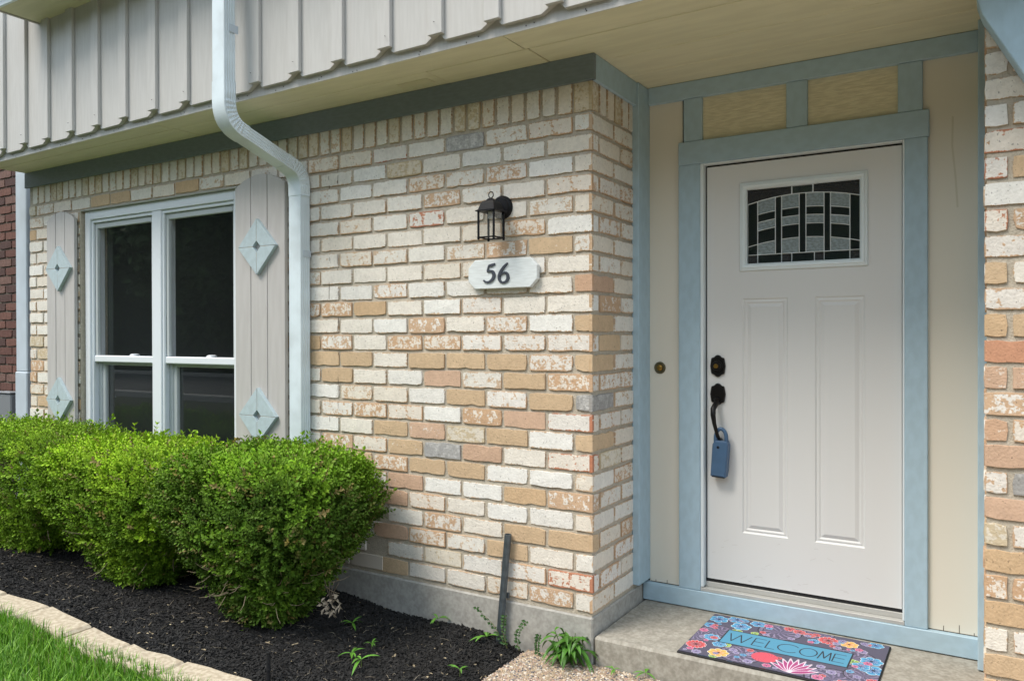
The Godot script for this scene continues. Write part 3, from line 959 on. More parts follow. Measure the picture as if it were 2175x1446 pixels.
	# lockset
	var esc := func(cy: float) -> PackedVector2Array:
		var o := PackedVector2Array()
		var hw := 0.036; var hh := 0.052
		for p: Vector2 in [Vector2(-0.86, -0.62), Vector2(-0.8, -0.72), Vector2(-0.5, -0.78), Vector2(-0.25, -0.95), Vector2(0, -1.0), Vector2(0.25, -0.95), Vector2(0.5, -0.78), Vector2(0.8, -0.72), Vector2(0.86, -0.62), Vector2(1, 0), Vector2(0.86, 0.62), Vector2(0.8, 0.72), Vector2(0.5, 0.78), Vector2(0.25, 0.95), Vector2(0, 1.0), Vector2(-0.25, 0.95), Vector2(-0.5, 0.78), Vector2(-0.8, 0.72), Vector2(-0.86, 0.62), Vector2(-1, 0)]:
			o.append(Vector2(0.367 + p.x * hw, cy + p.y * hh))
		return o
	b = MB.new()
	b.prism(esc.call(1.2715), DZ + 0.0005, DZ + 0.014, 0.005)
	var bolt := part("deadbolt", b, M.bronze, d)
	b = MB.new()
	b.xf = Transform3D(Basis(Vector3.RIGHT, PI / 2), Vector3(0.367, 1.272, DZ + 0.013))
	b.lathe([Vector2(0.026, 0), Vector2(0.025, 0.006), Vector2(0.021, 0.01), Vector2(0.019, 0.018), Vector2(0.0001, 0.02)], 24)
	part("lock_ring", b, M.bronze, bolt)
	b = MB.new()
	b.xf = Transform3D(Basis(Vector3.RIGHT, PI / 2), Vector3(0.365, 1.271, DZ + 0.0335))
	b.lathe([Vector2(0.011, 0), Vector2(0.0095, 0.0025), Vector2(0.0001, 0.003)], 18)
	part("lock_cylinder", b, M.brass, bolt)
	b = MB.new()
	b.prism(esc.call(1.138), DZ + 0.0005, DZ + 0.014, 0.005)
	var hp := part("handle_plate", b, M.bronze, d)
	b = MB.new()
	b.tube([Vector3(0.367, 1.105, DZ + 0.012), Vector3(0.364, 1.088, DZ + 0.040), Vector3(0.360, 1.072, DZ + 0.056), Vector3(0.362, 1.045, DZ + 0.064), Vector3(0.367, 1.005, DZ + 0.062), Vector3(0.374, 0.97, DZ + 0.055), Vector3(0.377, 0.945, DZ + 0.045), Vector3(0.377, 0.928, DZ + 0.026), Vector3(0.377, 0.922, DZ + 0.001)], [0.013, 0.0125, 0.013, 0.012, 0.0095, 0.0085, 0.0095, 0.0105, 0.012], 12)
	part("pull_handle", b, M.bronze, hp)
	b = MB.new()
	b.prism(PackedVector2Array([Vector2(0.352, 1.116), Vector2(0.357, 1.106), Vector2(0.374, 1.106), Vector2(0.38, 1.117), Vector2(0.366, 1.124)]), DZ + 0.014, DZ + 0.03, 0.004)
	part("thumb_latch", b, M.bronze, hp)
	# realtor's key box hung on the pull
	var k := thing("key_lockbox", Vector3(0.377, 0.75, -0.55), "blue key lockbox hanging from the door handle", "lockbox")
	b = MB.new()
	b.xf = Transform3D(Basis(Vector3(0, 0, 1), -0.06), Vector3(0.383, 0.757, -0.562))
	b.prism(PackedVector2Array([Vector2(-0.037, 0.0), Vector2(0.033, 0.0), Vector2(0.036, 0.03), Vector2(0.037, 0.15), Vector2(0.030, 0.168), Vector2(-0.022, 0.168), Vector2(-0.036, 0.15)]), -0.022, 0.022, 0.006)
	part("box_body", b, M.lockbox, k)
	b = MB.new()
	b.xf = Transform3D(Basis(Vector3(0, 0, 1), -0.06), Vector3(0.383, 0.757, -0.562))
	b.box(Vector3(-0.032, -0.004, -0.017), Vector3(0.029, -0.0005, 0.017), 0.001)
	part("rubber_base", b, M.rubber, k)
	b = MB.new()
	var sh := []
	var rr := []
	for i in 13:
		var a := PI * i / 12.0
		sh.append(Vector3(0.393 - 0.0255 * cos(a), 0.935 + 0.045 * sin(a), -0.556))
		rr.append(0.009)
	sh.push_front(Vector3(0.3665, 0.905, -0.56)); rr.push_front(0.009)
	sh.append(Vector3(0.4185, 0.905, -0.56)); rr.append(0.009)
	b.tube(sh, rr, 10)
	part("shackle", b, M.lockbox, k)
	b = MB.new()
	b.xf = Transform3D(Basis(Vector3.RIGHT, PI / 2), Vector3(0.384, 0.895, -0.5405))
	b.lathe([Vector2(0.006, 0), Vector2(0.006, 0.002), Vector2(0.004, 0.0024), Vector2(0.0035, 0.0005), Vector2(0.0001, 0.0005)], 16)
	part("badge", b, M.rubber, k)
	# room behind
	b = MB.new()
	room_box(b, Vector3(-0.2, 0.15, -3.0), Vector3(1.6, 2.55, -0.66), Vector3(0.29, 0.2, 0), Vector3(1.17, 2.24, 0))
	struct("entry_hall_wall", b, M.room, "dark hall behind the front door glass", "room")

func room_box(b: MB, lo: Vector3, hi: Vector3, h0: Vector3, h1: Vector3) -> void:      # closed room of thick walls, open only at its hole
	var t := 0.08
	b.box(lo - Vector3(t, t, t), Vector3(hi.x + t, lo.y, hi.z), 0.0)
	b.box(Vector3(lo.x - t, hi.y, lo.z - t), Vector3(hi.x + t, hi.y + t, hi.z), 0.0)
	b.box(Vector3(lo.x - t, lo.y, lo.z - t), Vector3(lo.x, hi.y, hi.z), 0.0)
	b.box(Vector3(hi.x, lo.y, lo.z - t), Vector3(hi.x + t, hi.y, hi.z), 0.0)
	b.box(Vector3(lo.x, lo.y, lo.z - t), Vector3(hi.x, hi.y, lo.z), 0.0)
	var f := hi.z
	b.box(Vector3(lo.x - t, lo.y - t, f), Vector3(h0.x, hi.y + t, f + 0.03), 0.0)
	b.box(Vector3(h1.x, lo.y - t, f), Vector3(hi.x + t, hi.y + t, f + 0.03), 0.0)
	b.box(Vector3(h0.x, h1.y, f), Vector3(h1.x, hi.y + t, f + 0.03), 0.0)
	b.box(Vector3(h0.x, lo.y - t, f), Vector3(h1.x, h0.y, f + 0.03), 0.0)

func sheet(x0: float, y0: float, x1: float, y1: float, z: float, par: Node3D, m: Material = null) -> void:
	var b := MB.new()
	b.face([Vector3(x0, y0, z), Vector3(x1, y0, z), Vector3(x1, y1, z), Vector3(x0, y1, z)], Vector3(0, 0, 1))
	part("pane", b, m if m else M.glass, par)

# ------------------------------------------------------------------ window
func window() -> void:
	var w := thing("window", Vector3(-3.12, 0.55, -0.05), "white double hung twin window behind the hedge", "window")
	var F := func(called: String, lo: Vector3, hi: Vector3, m: Material, par: Node3D, c := 0.003):
		var b := MB.new()
		b.box(lo, hi, c)
		return part(called, b, m, par)
	var zf := -0.028
	F.call("frame_side", Vector3(-3.928, 0.55, -0.14), Vector3(-3.872, 2.288, zf), M.vinyl, w)
	F.call("frame_side", Vector3(-2.368, 0.55, -0.14), Vector3(-2.312, 2.288, zf), M.vinyl, w)
	F.call("frame_head", Vector3(-3.8715, 2.228, -0.14), Vector3(-2.3685, 2.288, zf - 0.001), M.vinyl, w)
	F.call("frame_sill", Vector3(-3.8715, 0.55, -0.14), Vector3(-2.3685, 0.60, zf + 0.01), M.vinyl, w)
	F.call("mullion", Vector3(-3.170, 0.6005, -0.14), Vector3(-3.075, 2.2275, zf - 0.004), M.vinyl, w)
	F.call("lintel_flashing", Vector3(-3.94, 2.2895, -0.12), Vector3(-2.30, 2.2975, -0.004), M.alu, w)
	for e in [[-3.8715, -3.1705], [-3.0745, -2.3685]]:
		var x0: float = e[0]; var x1: float = e[1]
		var s := Node3D.new()
		s.name = "sash"
		w.add_child(s, true)
		s.position = Vector3((x0 + x1) / 2, 1.75, -0.06) - w.position
		# outer stop, upper sash, lower sash set further back
		F.call("stop", Vector3(x0, 2.206, -0.06), Vector3(x1, 2.2275, -0.042), M.vinyl, s)
		F.call("stop", Vector3(x0, 0.60, -0.06), Vector3(x0 + 0.016, 2.2055, -0.042), M.vinyl, s)
		F.call("sash_stile", Vector3(x0 + 0.0165, 1.2895, -0.085), Vector3(x0 + 0.042, 2.2055, -0.058), M.sash, s)
		F.call("sash_stile", Vector3(x1 - 0.042, 1.2895, -0.085), Vector3(x1 - 0.0005, 2.2055, -0.058), M.sash, s)
		F.call("sash_rail", Vector3(x0 + 0.0425, 2.168, -0.085), Vector3(x1 - 0.0425, 2.2055, -0.0585), M.sash, s)
		F.call("meeting_rail", Vector3(x0 + 0.0005, 1.243, -0.085), Vector3(x1 - 0.0005, 1.289, -0.05), M.vinyl, s, 0.006)
		sheet(x0 + 0.04, 1.287, x1 - 0.04, 2.17, -0.074, s)
		var l := Node3D.new()
		l.name = "lower_sash"
		w.add_child(l, true)
		l.position = Vector3((x0 + x1) / 2, 0.9, -0.11) - w.position
		F.call("track", Vector3(x0 + 0.0005, 0.6005, -0.115), Vector3(x0 + 0.030, 1.2425, -0.087), M.sash, l)
		F.call("sash_stile", Vector3(x0 + 0.0305, 0.6005, -0.125), Vector3(x0 + 0.062, 1.2425, -0.098), M.sash, l)
		F.call("sash_stile", Vector3(x1 - 0.05, 0.6005, -0.125), Vector3(x1 - 0.0005, 1.2425, -0.098), M.sash, l)
		F.call("sash_rail", Vector3(x0 + 0.0625, 0.6005, -0.125), Vector3(x1 - 0.0505, 0.65, -0.0985), M.sash, l)
		F.call("sash_rail", Vector3(x0 + 0.0625, 1.222, -0.125), Vector3(x1 - 0.0505, 1.2425, -0.0985), M.sash, l)
		sheet(x0 + 0.06, 0.648, x1 - 0.048, 1.224, -0.112, l)
		var b := MB.new()
		b.xf = Transform3D(Basis(Vector3(0, 1, 0), 0), Vector3((x0 + x1) / 2 + 0.06, 1.2895, -0.098))
		b.lathe([Vector2(0.032, 0), Vector2(0.03, 0.008), Vector2(0.018, 0.013), Vector2(0.0001, 0.014)], 14)
		part("sash_latch", b, M.vinyl, l)
	var b := MB.new()
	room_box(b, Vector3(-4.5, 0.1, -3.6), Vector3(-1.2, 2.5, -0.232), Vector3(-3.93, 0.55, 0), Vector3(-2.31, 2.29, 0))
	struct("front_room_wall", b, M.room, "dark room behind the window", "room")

# ------------------------------------------------------------------ neighbour
func neighbour() -> void:
	var w := thing("neighbour_wall", Vector3(-6.5, 0, -0.5), "dark red brick wall of the house next door", "wall")
	var b := MB.new()
	b.box(Vector3(-9, -0.2, -0.9), Vector3(-4.63, 3.2, -0.511), 0.0)
	part("mortar", b, M.red_mortar, w)
	var meshes := []
	for i in 8: meshes.append(brick_mesh(0.208, 0.066, 0, 0.25))
	var half := []
	for i in 4: half.append(brick_mesh(0.098, 0.066, 0, 0.25))
	for r in 38:
		for k in 5:
			var x := -5.13 - 0.22 * k - (0.11 if r % 2 else 0.0)
			inst("brick", meshes[R.randi() % 8], M.red[R.randi() % 4], w, Transform3D(Basis(), Vector3(x, 3.02 - 0.0785 * r, -0.5) - w.position))
		if r % 2: inst("brick", half[R.randi() % 4], M.red[R.randi() % 4], w, Transform3D(Basis(), Vector3(-5.075, 3.02 - 0.0785 * r, -0.5) - w.position))
		inst("brick", meshes[R.randi() % 8], M.red[R.randi() % 4], w, Transform3D(Basis(), Vector3(-4.91 + (0.0 if r % 2 == 0 else -0.005), 3.02 - 0.0785 * r, -0.5) - w.position))
		inst("brick", half[R.randi() % 4], M.red[R.randi() % 4], w, Transform3D(Basis(), Vector3(-4.745, 3.02 - 0.0785 * r, -0.5) - w.position))
	var far := MB.new()
	for r in 38:
		for k in 12:
			var x := -6.23 - 0.22 * k - (0.11 if r % 2 else 0.0)
			far.col = Color(0.62, 0.5, 0.46).lerp(Color(1.0, 0.9, 0.85), R.randf())
			far.box(Vector3(x - 0.104, 2.987 - 0.0785 * r, -0.52), Vector3(x + 0.104, 3.053 - 0.0785 * r, -0.5), 0.003)
	part("bricks", far, M.red[0], w).set_meta("kind", "stuff")
	var d := thing("downspout", Vector3(-5.43, 0, -0.38), "grey white downspout on the red brick wall next door", "downspout")
	for s in [[1.13, 2.9, 0.0], [0.02, 1.129, 0.006]]:
		b = MB.new()
		b.box(Vector3(-5.525 - s[2], s[0], -0.44 - s[2]), Vector3(-5.35 + s[2], s[1], -0.35 + s[2]), 0.008)
		part("pipe_section", b, M.gutter_dim, d)
	var m := thing("meter_box", Vector3(-5.85, 0.8, -0.43), "small grey utility box low on the neighbour's red brick", "utility box")
	b = MB.new()
	b.box(Vector3(-5.96, 0.6, -0.488), Vector3(-5.72, 0.93, -0.40), 0.01)
	part("box_body", b, mat(s8(120, 124, 128), 0.6), m)
	b = MB.new()
	b.box(Vector3(-5.965, 0.931, -0.488), Vector3(-5.715, 0.945, -0.39), 0.004)
	part("box_cover", b, mat(s8(132, 136, 140), 0.6), m)

# ------------------------------------------------------------------ shutters
func shutters() -> void:
	for i in 2:
		var x0: float = [-4.305, -2.278][i]
		var x1: float = [-3.952, -1.862][i]
		var side: String = ["grey louverless plank shutter with two mint diamonds between window and wall end", "grey plank shutter with two mint diamonds beside the white downspout"][i]
		var top: float = [2.298, 2.334][i]
		var s := thing("shutter", Vector3((x0 + x1) / 2, 0.55, 0.02), side if i else "grey plank shutter with two mint diamonds at the far end of the wall", "shutter", "shutters beside the window")
		var xs := [x0, x0 + (x1 - x0) * 0.325, x0 + (x1 - x0) * 0.655, x1]
		var cx := (x0 + x1) / 2
		var arch := func(x: float) -> float: return top - 0.062 * pow((x - cx) / ((x1 - x0) / 2), 2.0)
		for k in 3:
			var b := MB.new()
			b.uvo = Vector2(rf(0, 9), rf(0, 9))
			var a: float = xs[k] + 0.0022; var c: float = xs[k + 1] - 0.0022
			var poly := PackedVector2Array([Vector2(a, 0.555), Vector2(c, 0.555)])
			for j in 6:
				var x := lerpf(c, a, j / 5.0)
				poly.append(Vector2(x, arch.call(x)))
			b.prism(poly, 0.012, 0.034 + rf(-0.0008, 0.0008), 0.002)
			part("plank", b, M.shutter, s)
		for y in [0.8, 1.45, 2.1]:
			var bb := MB.new()
			bb.box(Vector3(x0 + 0.02, y, 0.002), Vector3(x1 - 0.02, y + 0.06, 0.0118), 0.0)
			part("cleat", bb, M.shutter, s)
		for y: float in ([1.897, 0.976] if i == 0 else [1.923, 0.968]):
			var dm := Node3D.new()
			dm.name = "diamond"
			s.add_child(dm, true)
			var dx := cx + 0.001
			dm.position = Vector3(dx, y, 0.045) - s.position
			var hw := 0.154; var hh := 0.158; var q := 0.032
			for sx in [-1, 1]:
				for sy in [-1, 1]:
					var b := MB.new()
					var g := 0.0011
					b.prism(PackedVector2Array([Vector2(dx + sx * g, y + sy * hh), Vector2(dx + sx * hw, y + sy * g), Vector2(dx + sx * q, y + sy * g), Vector2(dx + sx * g, y + sy * q)]), 0.0345, 0.057, 0.0012)
					part("wedge_block", b, M.mint, dm)
			# bare wood in the mitre joints and round the hole
			var b := MB.new()
			b.prism(PackedVector2Array([Vector2(dx - hw + 0.004, y), Vector2(dx - q - 0.001, y - 0.0008), Vector2(dx - q - 0.001, y + 0.0008)]), 0.0346, 0.0562)
			b.prism(PackedVector2Array([Vector2(dx + hw - 0.004, y), Vector2(dx + q + 0.001, y + 0.0008), Vector2(dx + q + 0.001, y - 0.0008)]), 0.0346, 0.0562)
			b.prism(PackedVector2Array([Vector2(dx, y + hh - 0.004), Vector2(dx - 0.0008, y + q + 0.001), Vector2(dx + 0.0008, y + q + 0.001)]), 0.0346, 0.0562)
			b.prism(PackedVector2Array([Vector2(dx, y - hh + 0.004), Vector2(dx + 0.0008, y - q - 0.001), Vector2(dx - 0.0008, y - q - 0.001)]), 0.0346, 0.0562)
			part("joint_filler", b, M.bare, dm)

# ------------------------------------------------------------------ downspout
func sweep(b: MB, prof: PackedVector2Array, path: Array, rib := 0.0, cap := true) -> void:
	# rectangular profile (x along the wall, y outwards) swept along a path of points in the y-z plane with its own x
	var rings := []
	for i in path.size():
		var d: Vector3 = ((path[mini(i + 1, path.size() - 1)] - path[maxi(i - 1, 0)]) as Vector3).normalized()
		var side := Vector3(1, 0, 0)
		side = (side - d * side.dot(d)).normalized()
		var outw := side.cross(d).normalized() * -1.0
		var k := 1.0 + (rib if i % 2 else 0.0)
		var ring := []
		for p in prof: ring.append((path[i] as Vector3) + side * p.x * (k if p.x > 0.0 and absf(p.y) < 0.03 else 1.0) + outw * p.y)
		rings.append(ring)
	var m := prof.size()
	for i in path.size() - 1:
		var mid: Vector3 = (path[i] + path[i + 1]) / 2
		for k in m:
			var j := (k + 1) % m
			var q := [rings[i][k], rings[i][j], rings[i + 1][j], rings[i + 1][k]]
			b.face(q, (rings[i][k] + rings[i + 1][j]) / 2 - mid)
	if cap:
		for e in [0, path.size() - 1]:
			var ctr: Vector3 = path[e]
			var out: Vector3 = ctr - (path[1 if e == 0 else e - 1] as Vector3)
			for k in m: b.face([ctr, rings[e][k], rings[e][(k + 1) % m]], out)

func spout_profile(w: float, d: float) -> PackedVector2Array:    # ribbed rectangular section
	var o := PackedVector2Array()
	var hw := w / 2; var hd := d / 2
	o.append(Vector2(-hw, -hd)); o.append(Vector2(hw, -hd))
	for i in 4:
		var y := -hd + d * (i + 0.6) / 4.6
		o.append(Vector2(hw, y)); o.append(Vector2(hw - 0.0035, y + d * 0.05)); o.append(Vector2(hw - 0.0035, y + d * 0.10)); o.append(Vector2(hw, y + d * 0.15))
	o.append(Vector2(hw, hd - 0.003)); o.append(Vector2(hw - 0.003, hd))
	o.append(Vector2(-hw + 0.003, hd)); o.append(Vector2(-hw, hd - 0.003))
	return o

func downspout() -> void:
	var d := thing("downspout", Vector3(-1.75, 0, 0.05), "white ribbed downspout bending back under the soffit to the brick", "downspout")
	var prof := spout_profile(0.092, 0.066)
	var U := Vector3(-1.772, 0, 0.505)
	var L := Vector3(-1.739, 0, 0.045)
	var b := MB.new()
	sweep(b, prof, [U + Vector3(0, 3.9, 0), U + Vector3(0, 2.67, 0)])
	part("upper_pipe", b, M.gutter, d)
	var big := spout_profile(0.096, 0.070)
	# elbow: turns from straight down to the slanting run
	var A := U + Vector3(0, 2.675, 0)
	var E := L + Vector3(0, 2.175, 0)
	var a1 := Vector3(U.x, 2.478, U.z)
	var e1 := Vector3(L.x, 2.305, L.z)
	var dir := (e1 - a1).normalized()
	b = MB.new()
	var pts := [A, U + Vector3(0, 2.62, 0)]
	for i in 17:
		var t := i / 16.0
		var p0 := U + Vector3(0, 2.585, 0); var p2 := a1 + dir * 0.085
		pts.append(p0.lerp(a1, t).lerp(a1.lerp(p2, t), t))
	pts.append(a1 + dir * 0.115)
	sweep(b, big, pts, 0.09)
	part("elbow", b, M.gutter, d)
	b = MB.new()
	sweep(b, prof, [a1 + dir * 0.11, e1 - dir * 0.11])
	part("slanting_pipe", b, M.gutter, d)
	b = MB.new()
	pts = [e1 - dir * 0.12]
	for i in 17:
		var t := i / 16.0
		var p0 := e1 - dir * 0.08; var p2 := Vector3(L.x, 2.225, L.z)
		pts.append(p0.lerp(e1, t).lerp(e1.lerp(p2, t), t))
	pts.append(E + Vector3(0, 0.012, 0)); pts.append(E)
	sweep(b, big, pts, 0.09)
	part("elbow", b, M.gutter, d)
	b = MB.new()
	sweep(b, prof, [L + Vector3(0, 2.185, 0), L + Vector3(0, 0.05, 0)])
	part("lower_pipe", b, M.gutter, d)
	b = MB.new()
	b.box(Vector3(L.x + 0.0462, 1.845, 0.005), Vector3(L.x + 0.0485, 1.88, 0.06), 0.0005)
	part("strap", b, M.gutter_dim, d)
	b = MB.new()
	b.box(Vector3(U.x + 0.0462, 2.915, 0.455), Vector3(U.x + 0.0485, 2.955, 0.51), 0.0005)
	part("strap", b, M.gutter_dim, d)

# ------------------------------------------------------------------ lantern and number board
func lantern() -> void:
	var l := thing("wall_lantern", Vector3(-0.457, 2.0, 0.0), "black carriage lantern with clear glass on the brick above the number board", "lantern")
	var cx := -0.4575; var cz := 0.098
	var b := MB.new()
	b.xf = Transform3D(Basis(Vector3.RIGHT, PI / 2), Vector3(-0.457, 2.007, 0.0))
	b.lathe([Vector2(0.055, 0), Vector2(0.055, 0.008), Vector2(0.052, 0.014), Vector2(0.045, 0.02), Vector2(0.043, 0.026), Vector2(0.0001, 0.03)], 32)
	part("back_plate", b, M.black, l)
	b = MB.new()
	b.tube([Vector3(cx, 2.002, 0.024), Vector3(cx, 2.003, 0.07)], [0.014, 0.014], 12)
	part("arm", b, M.black, l)
	# roof: flared square pyramid
	b = MB.new()
	var rg := [[0.052, 1.975], [0.052, 1.9795], [0.043, 1.983], [0.034, 2.012], [0.028, 2.022], [0.018, 2.026], [0.011, 2.034], [0.0045, 2.038]]
	for i in rg.size() - 1:
		for k in 4:
			var a0 := Vector2(1, 1).rotated(PI / 2 * k); var a1 := Vector2(1, 1).rotated(PI / 2 * (k + 1))
			b.face([Vector3(cx + a0.x * rg[i][0], rg[i][1], cz + a0.y * rg[i][0]), Vector3(cx + a1.x * rg[i][0], rg[i][1], cz + a1.y * rg[i][0]), Vector3(cx + a1.x * rg[i + 1][0], rg[i + 1][1], cz + a1.y * rg[i + 1][0]), Vector3(cx + a0.x * rg[i + 1][0], rg[i + 1][1], cz + a0.y * rg[i + 1][0])], Vector3(a0.x + a1.x, 1.0, a0.y + a1.y))
	b.face([Vector3(cx - 0.05, 1.975, cz - 0.05), Vector3(cx + 0.05, 1.975, cz - 0.05), Vector3(cx + 0.05, 1.975, cz + 0.05), Vector3(cx - 0.05, 1.975, cz + 0.05)], Vector3.DOWN)
	part("roof", b, M.black, l)
	b = MB.new()
	var ring := []
	var rad := []
	for i in 17:
		ring.append(Vector3(cx + 0.0125 * cos(TAU * i / 16.0), 2.052 + 0.0145 * sin(TAU * i / 16.0), cz)); rad.append(0.0022)
	b.tube(ring, rad, 6, false)
	part("hanging_ring", b, M.black, l)
	for sx in [-1, 1]:
		for sz in [-1, 1]:
			b = MB.new()
			b.box(Vector3(cx + sx * 0.041 - 0.0042, 1.848, cz + sz * 0.041 - 0.0042), Vector3(cx + sx * 0.041 + 0.0042, 1.984, cz + sz * 0.041 + 0.0042), 0.001)
			part("cage_post", b, M.black, l)
	for s in [[-1, 0], [1, 0], [0, -1], [0, 1]]:
		b = MB.new()
		var c := Vector3(cx + s[0] * 0.041, 1.8585, cz + s[1] * 0.041)
		var e := Vector3(0.0032 if s[0] else 0.047, 0.0032, 0.0032 if s[1] else 0.047)
		b.box(c - e, c + e, 0.0008)
		part("cage_rail", b, M.black, l)
		b = MB.new()
		c = Vector3(cx + s[0] * 0.0385, 1.918, cz + s[1] * 0.0385)
		e = Vector3(0.0008 if s[0] else 0.0365, 0.056, 0.0008 if s[1] else 0.0365)
		b.box(c - e, c + e, 0.0)
		part("pane", b, M.glass, l)
	b = MB.new()
	b.tube([Vector3(cx, 1.974, cz), Vector3(cx, 1.945, cz)], [0.012, 0.012], 12)
	part("socket", b, mat(s8(200, 200, 196), 0.5), l)

func stroke(b: MB, pts: Array, wd: Array, z0: float, z1: float) -> void:     # brush stroke of changing width as a solid letter piece
	var left := []
	var right := []
	for i in pts.size():
		var d: Vector2 = ((pts[mini(i + 1, pts.size() - 1)] - pts[maxi(i - 1, 0)]) as Vector2).normalized()
		var nn := d.orthogonal() * float(wd[i]) * 0.5
		left.append((pts[i] as Vector2) + nn); right.append((pts[i] as Vector2) - nn)
	right.reverse()
	for i in pts.size() - 1:
		var a: Vector2 = left[i]; var c: Vector2 = left[i + 1]
		var e: Vector2 = right[pts.size() - 2 - i]; var f: Vector2 = right[pts.size() - 1 - i]
		b.face([Vector3(a.x, a.y, z1), Vector3(c.x, c.y, z1), Vector3(e.x, e.y, z1), Vector3(f.x, f.y, z1)], Vector3(0, 0, 1))
		var nn := (c - a).orthogonal()
		if nn.dot(a - f) < 0: nn = -nn
		b.face([Vector3(a.x, a.y, z0), Vector3(c.x, c.y, z0), Vector3(c.x, c.y, z1), Vector3(a.x, a.y, z1)], Vector3(nn.x, nn.y, 0))
		b.face([Vector3(f.x, f.y, z0), Vector3(e.x, e.y, z0), Vector3(e.x, e.y, z1), Vector3(f.x, f.y, z1)], Vector3(-nn.x, -nn.y, 0))
	for e in [0, pts.size() - 1]:
		var a: Vector2 = left[e]; var f: Vector2 = right[pts.size() - 1 - e]
		var o: Vector2 = (pts[e] as Vector2) - (pts[1 if e == 0 else e - 1] as Vector2)
		b.face([Vector3(a.x, a.y, z0), Vector3(f.x, f.y, z0), Vector3(f.x, f.y, z1), Vector3(a.x, a.y, z1)], Vector3(o.x, o.y, 0))

func smooth(p: Array, w: Array, per := 5) -> Array:
	var c := Curve2D.new()
	for i in p.size():
		var t: Vector2 = ((p[mini(i + 1, p.size() - 1)] - p[maxi(i - 1, 0)]) as Vector2) * 0.18
		c.add_point(p[i], -t, t)
	var o := []
	var ow := []
	for i in p.size() - 1:
		for k in per:
			o.append(c.sample(i, k / float(per))); ow.append(lerpf(w[i], w[i + 1], k / float(per)))
	o.append(p[-1]); ow.append(w[-1])
	return [o, ow]

func plaque() -> void:
	var s := thing("number_board", Vector3(-0.445, 1.634, 0.01), "pale blue wooden house number board reading 56", "sign")
	var b := MB.new()
	var c := 0.037
	var X0 := -0.632; var X1 := -0.258; var Y0 := 1.634; var Y1 := 1.769
	b.prism(PackedVector2Array([Vector2(X0 + c, Y0), Vector2(X1 - c, Y0), Vector2(X1, Y0 + c), Vector2(X1, Y1 - c), Vector2(X1 - c, Y1), Vector2(X0 + c, Y1), Vector2(X0, Y1 - c), Vector2(X0, Y0 + c)]), 0.006, 0.029, 0.0025)
	part("board", b, M.signwood, s)
	b = MB.new()
	var D := func(a: Array, o0 := Vector2(-0.546, 1.662), sc := 0.0861) -> Array:
		var o := []
		for q: Vector2 in a: o.append(o0 + q * sc)
		return o
	var z0 := 0.0292; var z1 := 0.0345
	var q1 := smooth(D.call([Vector2(0.78, 1.0), Vector2(0.6, 0.93), Vector2(0.38, 0.9)]), [0.006, 0.013, 0.010])
	stroke(b, q1[0], q1[1], z0, z1)
	q1 = smooth(D.call([Vector2(0.38, 0.92), Vector2(0.32, 0.74), Vector2(0.28, 0.58)]), [0.007, 0.007, 0.006])
	stroke(b, q1[0], q1[1], z0, z1 - 0.0002)
	q1 = smooth(D.call([Vector2(0.27, 0.57), Vector2(0.42, 0.62), Vector2(0.62, 0.57), Vector2(0.70, 0.40), Vector2(0.62, 0.18), Vector2(0.40, 0.04), Vector2(0.18, 0.04), Vector2(0.03, 0.14)]), [0.005, 0.009, 0.014, 0.017, 0.014, 0.010, 0.008, 0.006])
	stroke(b, q1[0], q1[1], z0, z1)
	part("digit", b, M.digit, s)
	b = MB.new()
	q1 = smooth(D.call([Vector2(0.64, 1.0), Vector2(0.44, 0.84), Vector2(0.22, 0.58), Vector2(0.12, 0.34), Vector2(0.16, 0.14), Vector2(0.32, 0.03), Vector2(0.52, 0.07), Vector2(0.64, 0.22), Vector2(0.62, 0.42), Vector2(0.48, 0.52), Vector2(0.30, 0.46), Vector2(0.18, 0.34)], Vector2(-0.468, 1.657), 0.0905), [0.006, 0.012, 0.015, 0.016, 0.012, 0.009, 0.011, 0.016, 0.014, 0.010, 0.007, 0.005])
	stroke(b, q1[0], q1[1], z0, z1)
	part("digit", b, M.digit, s)

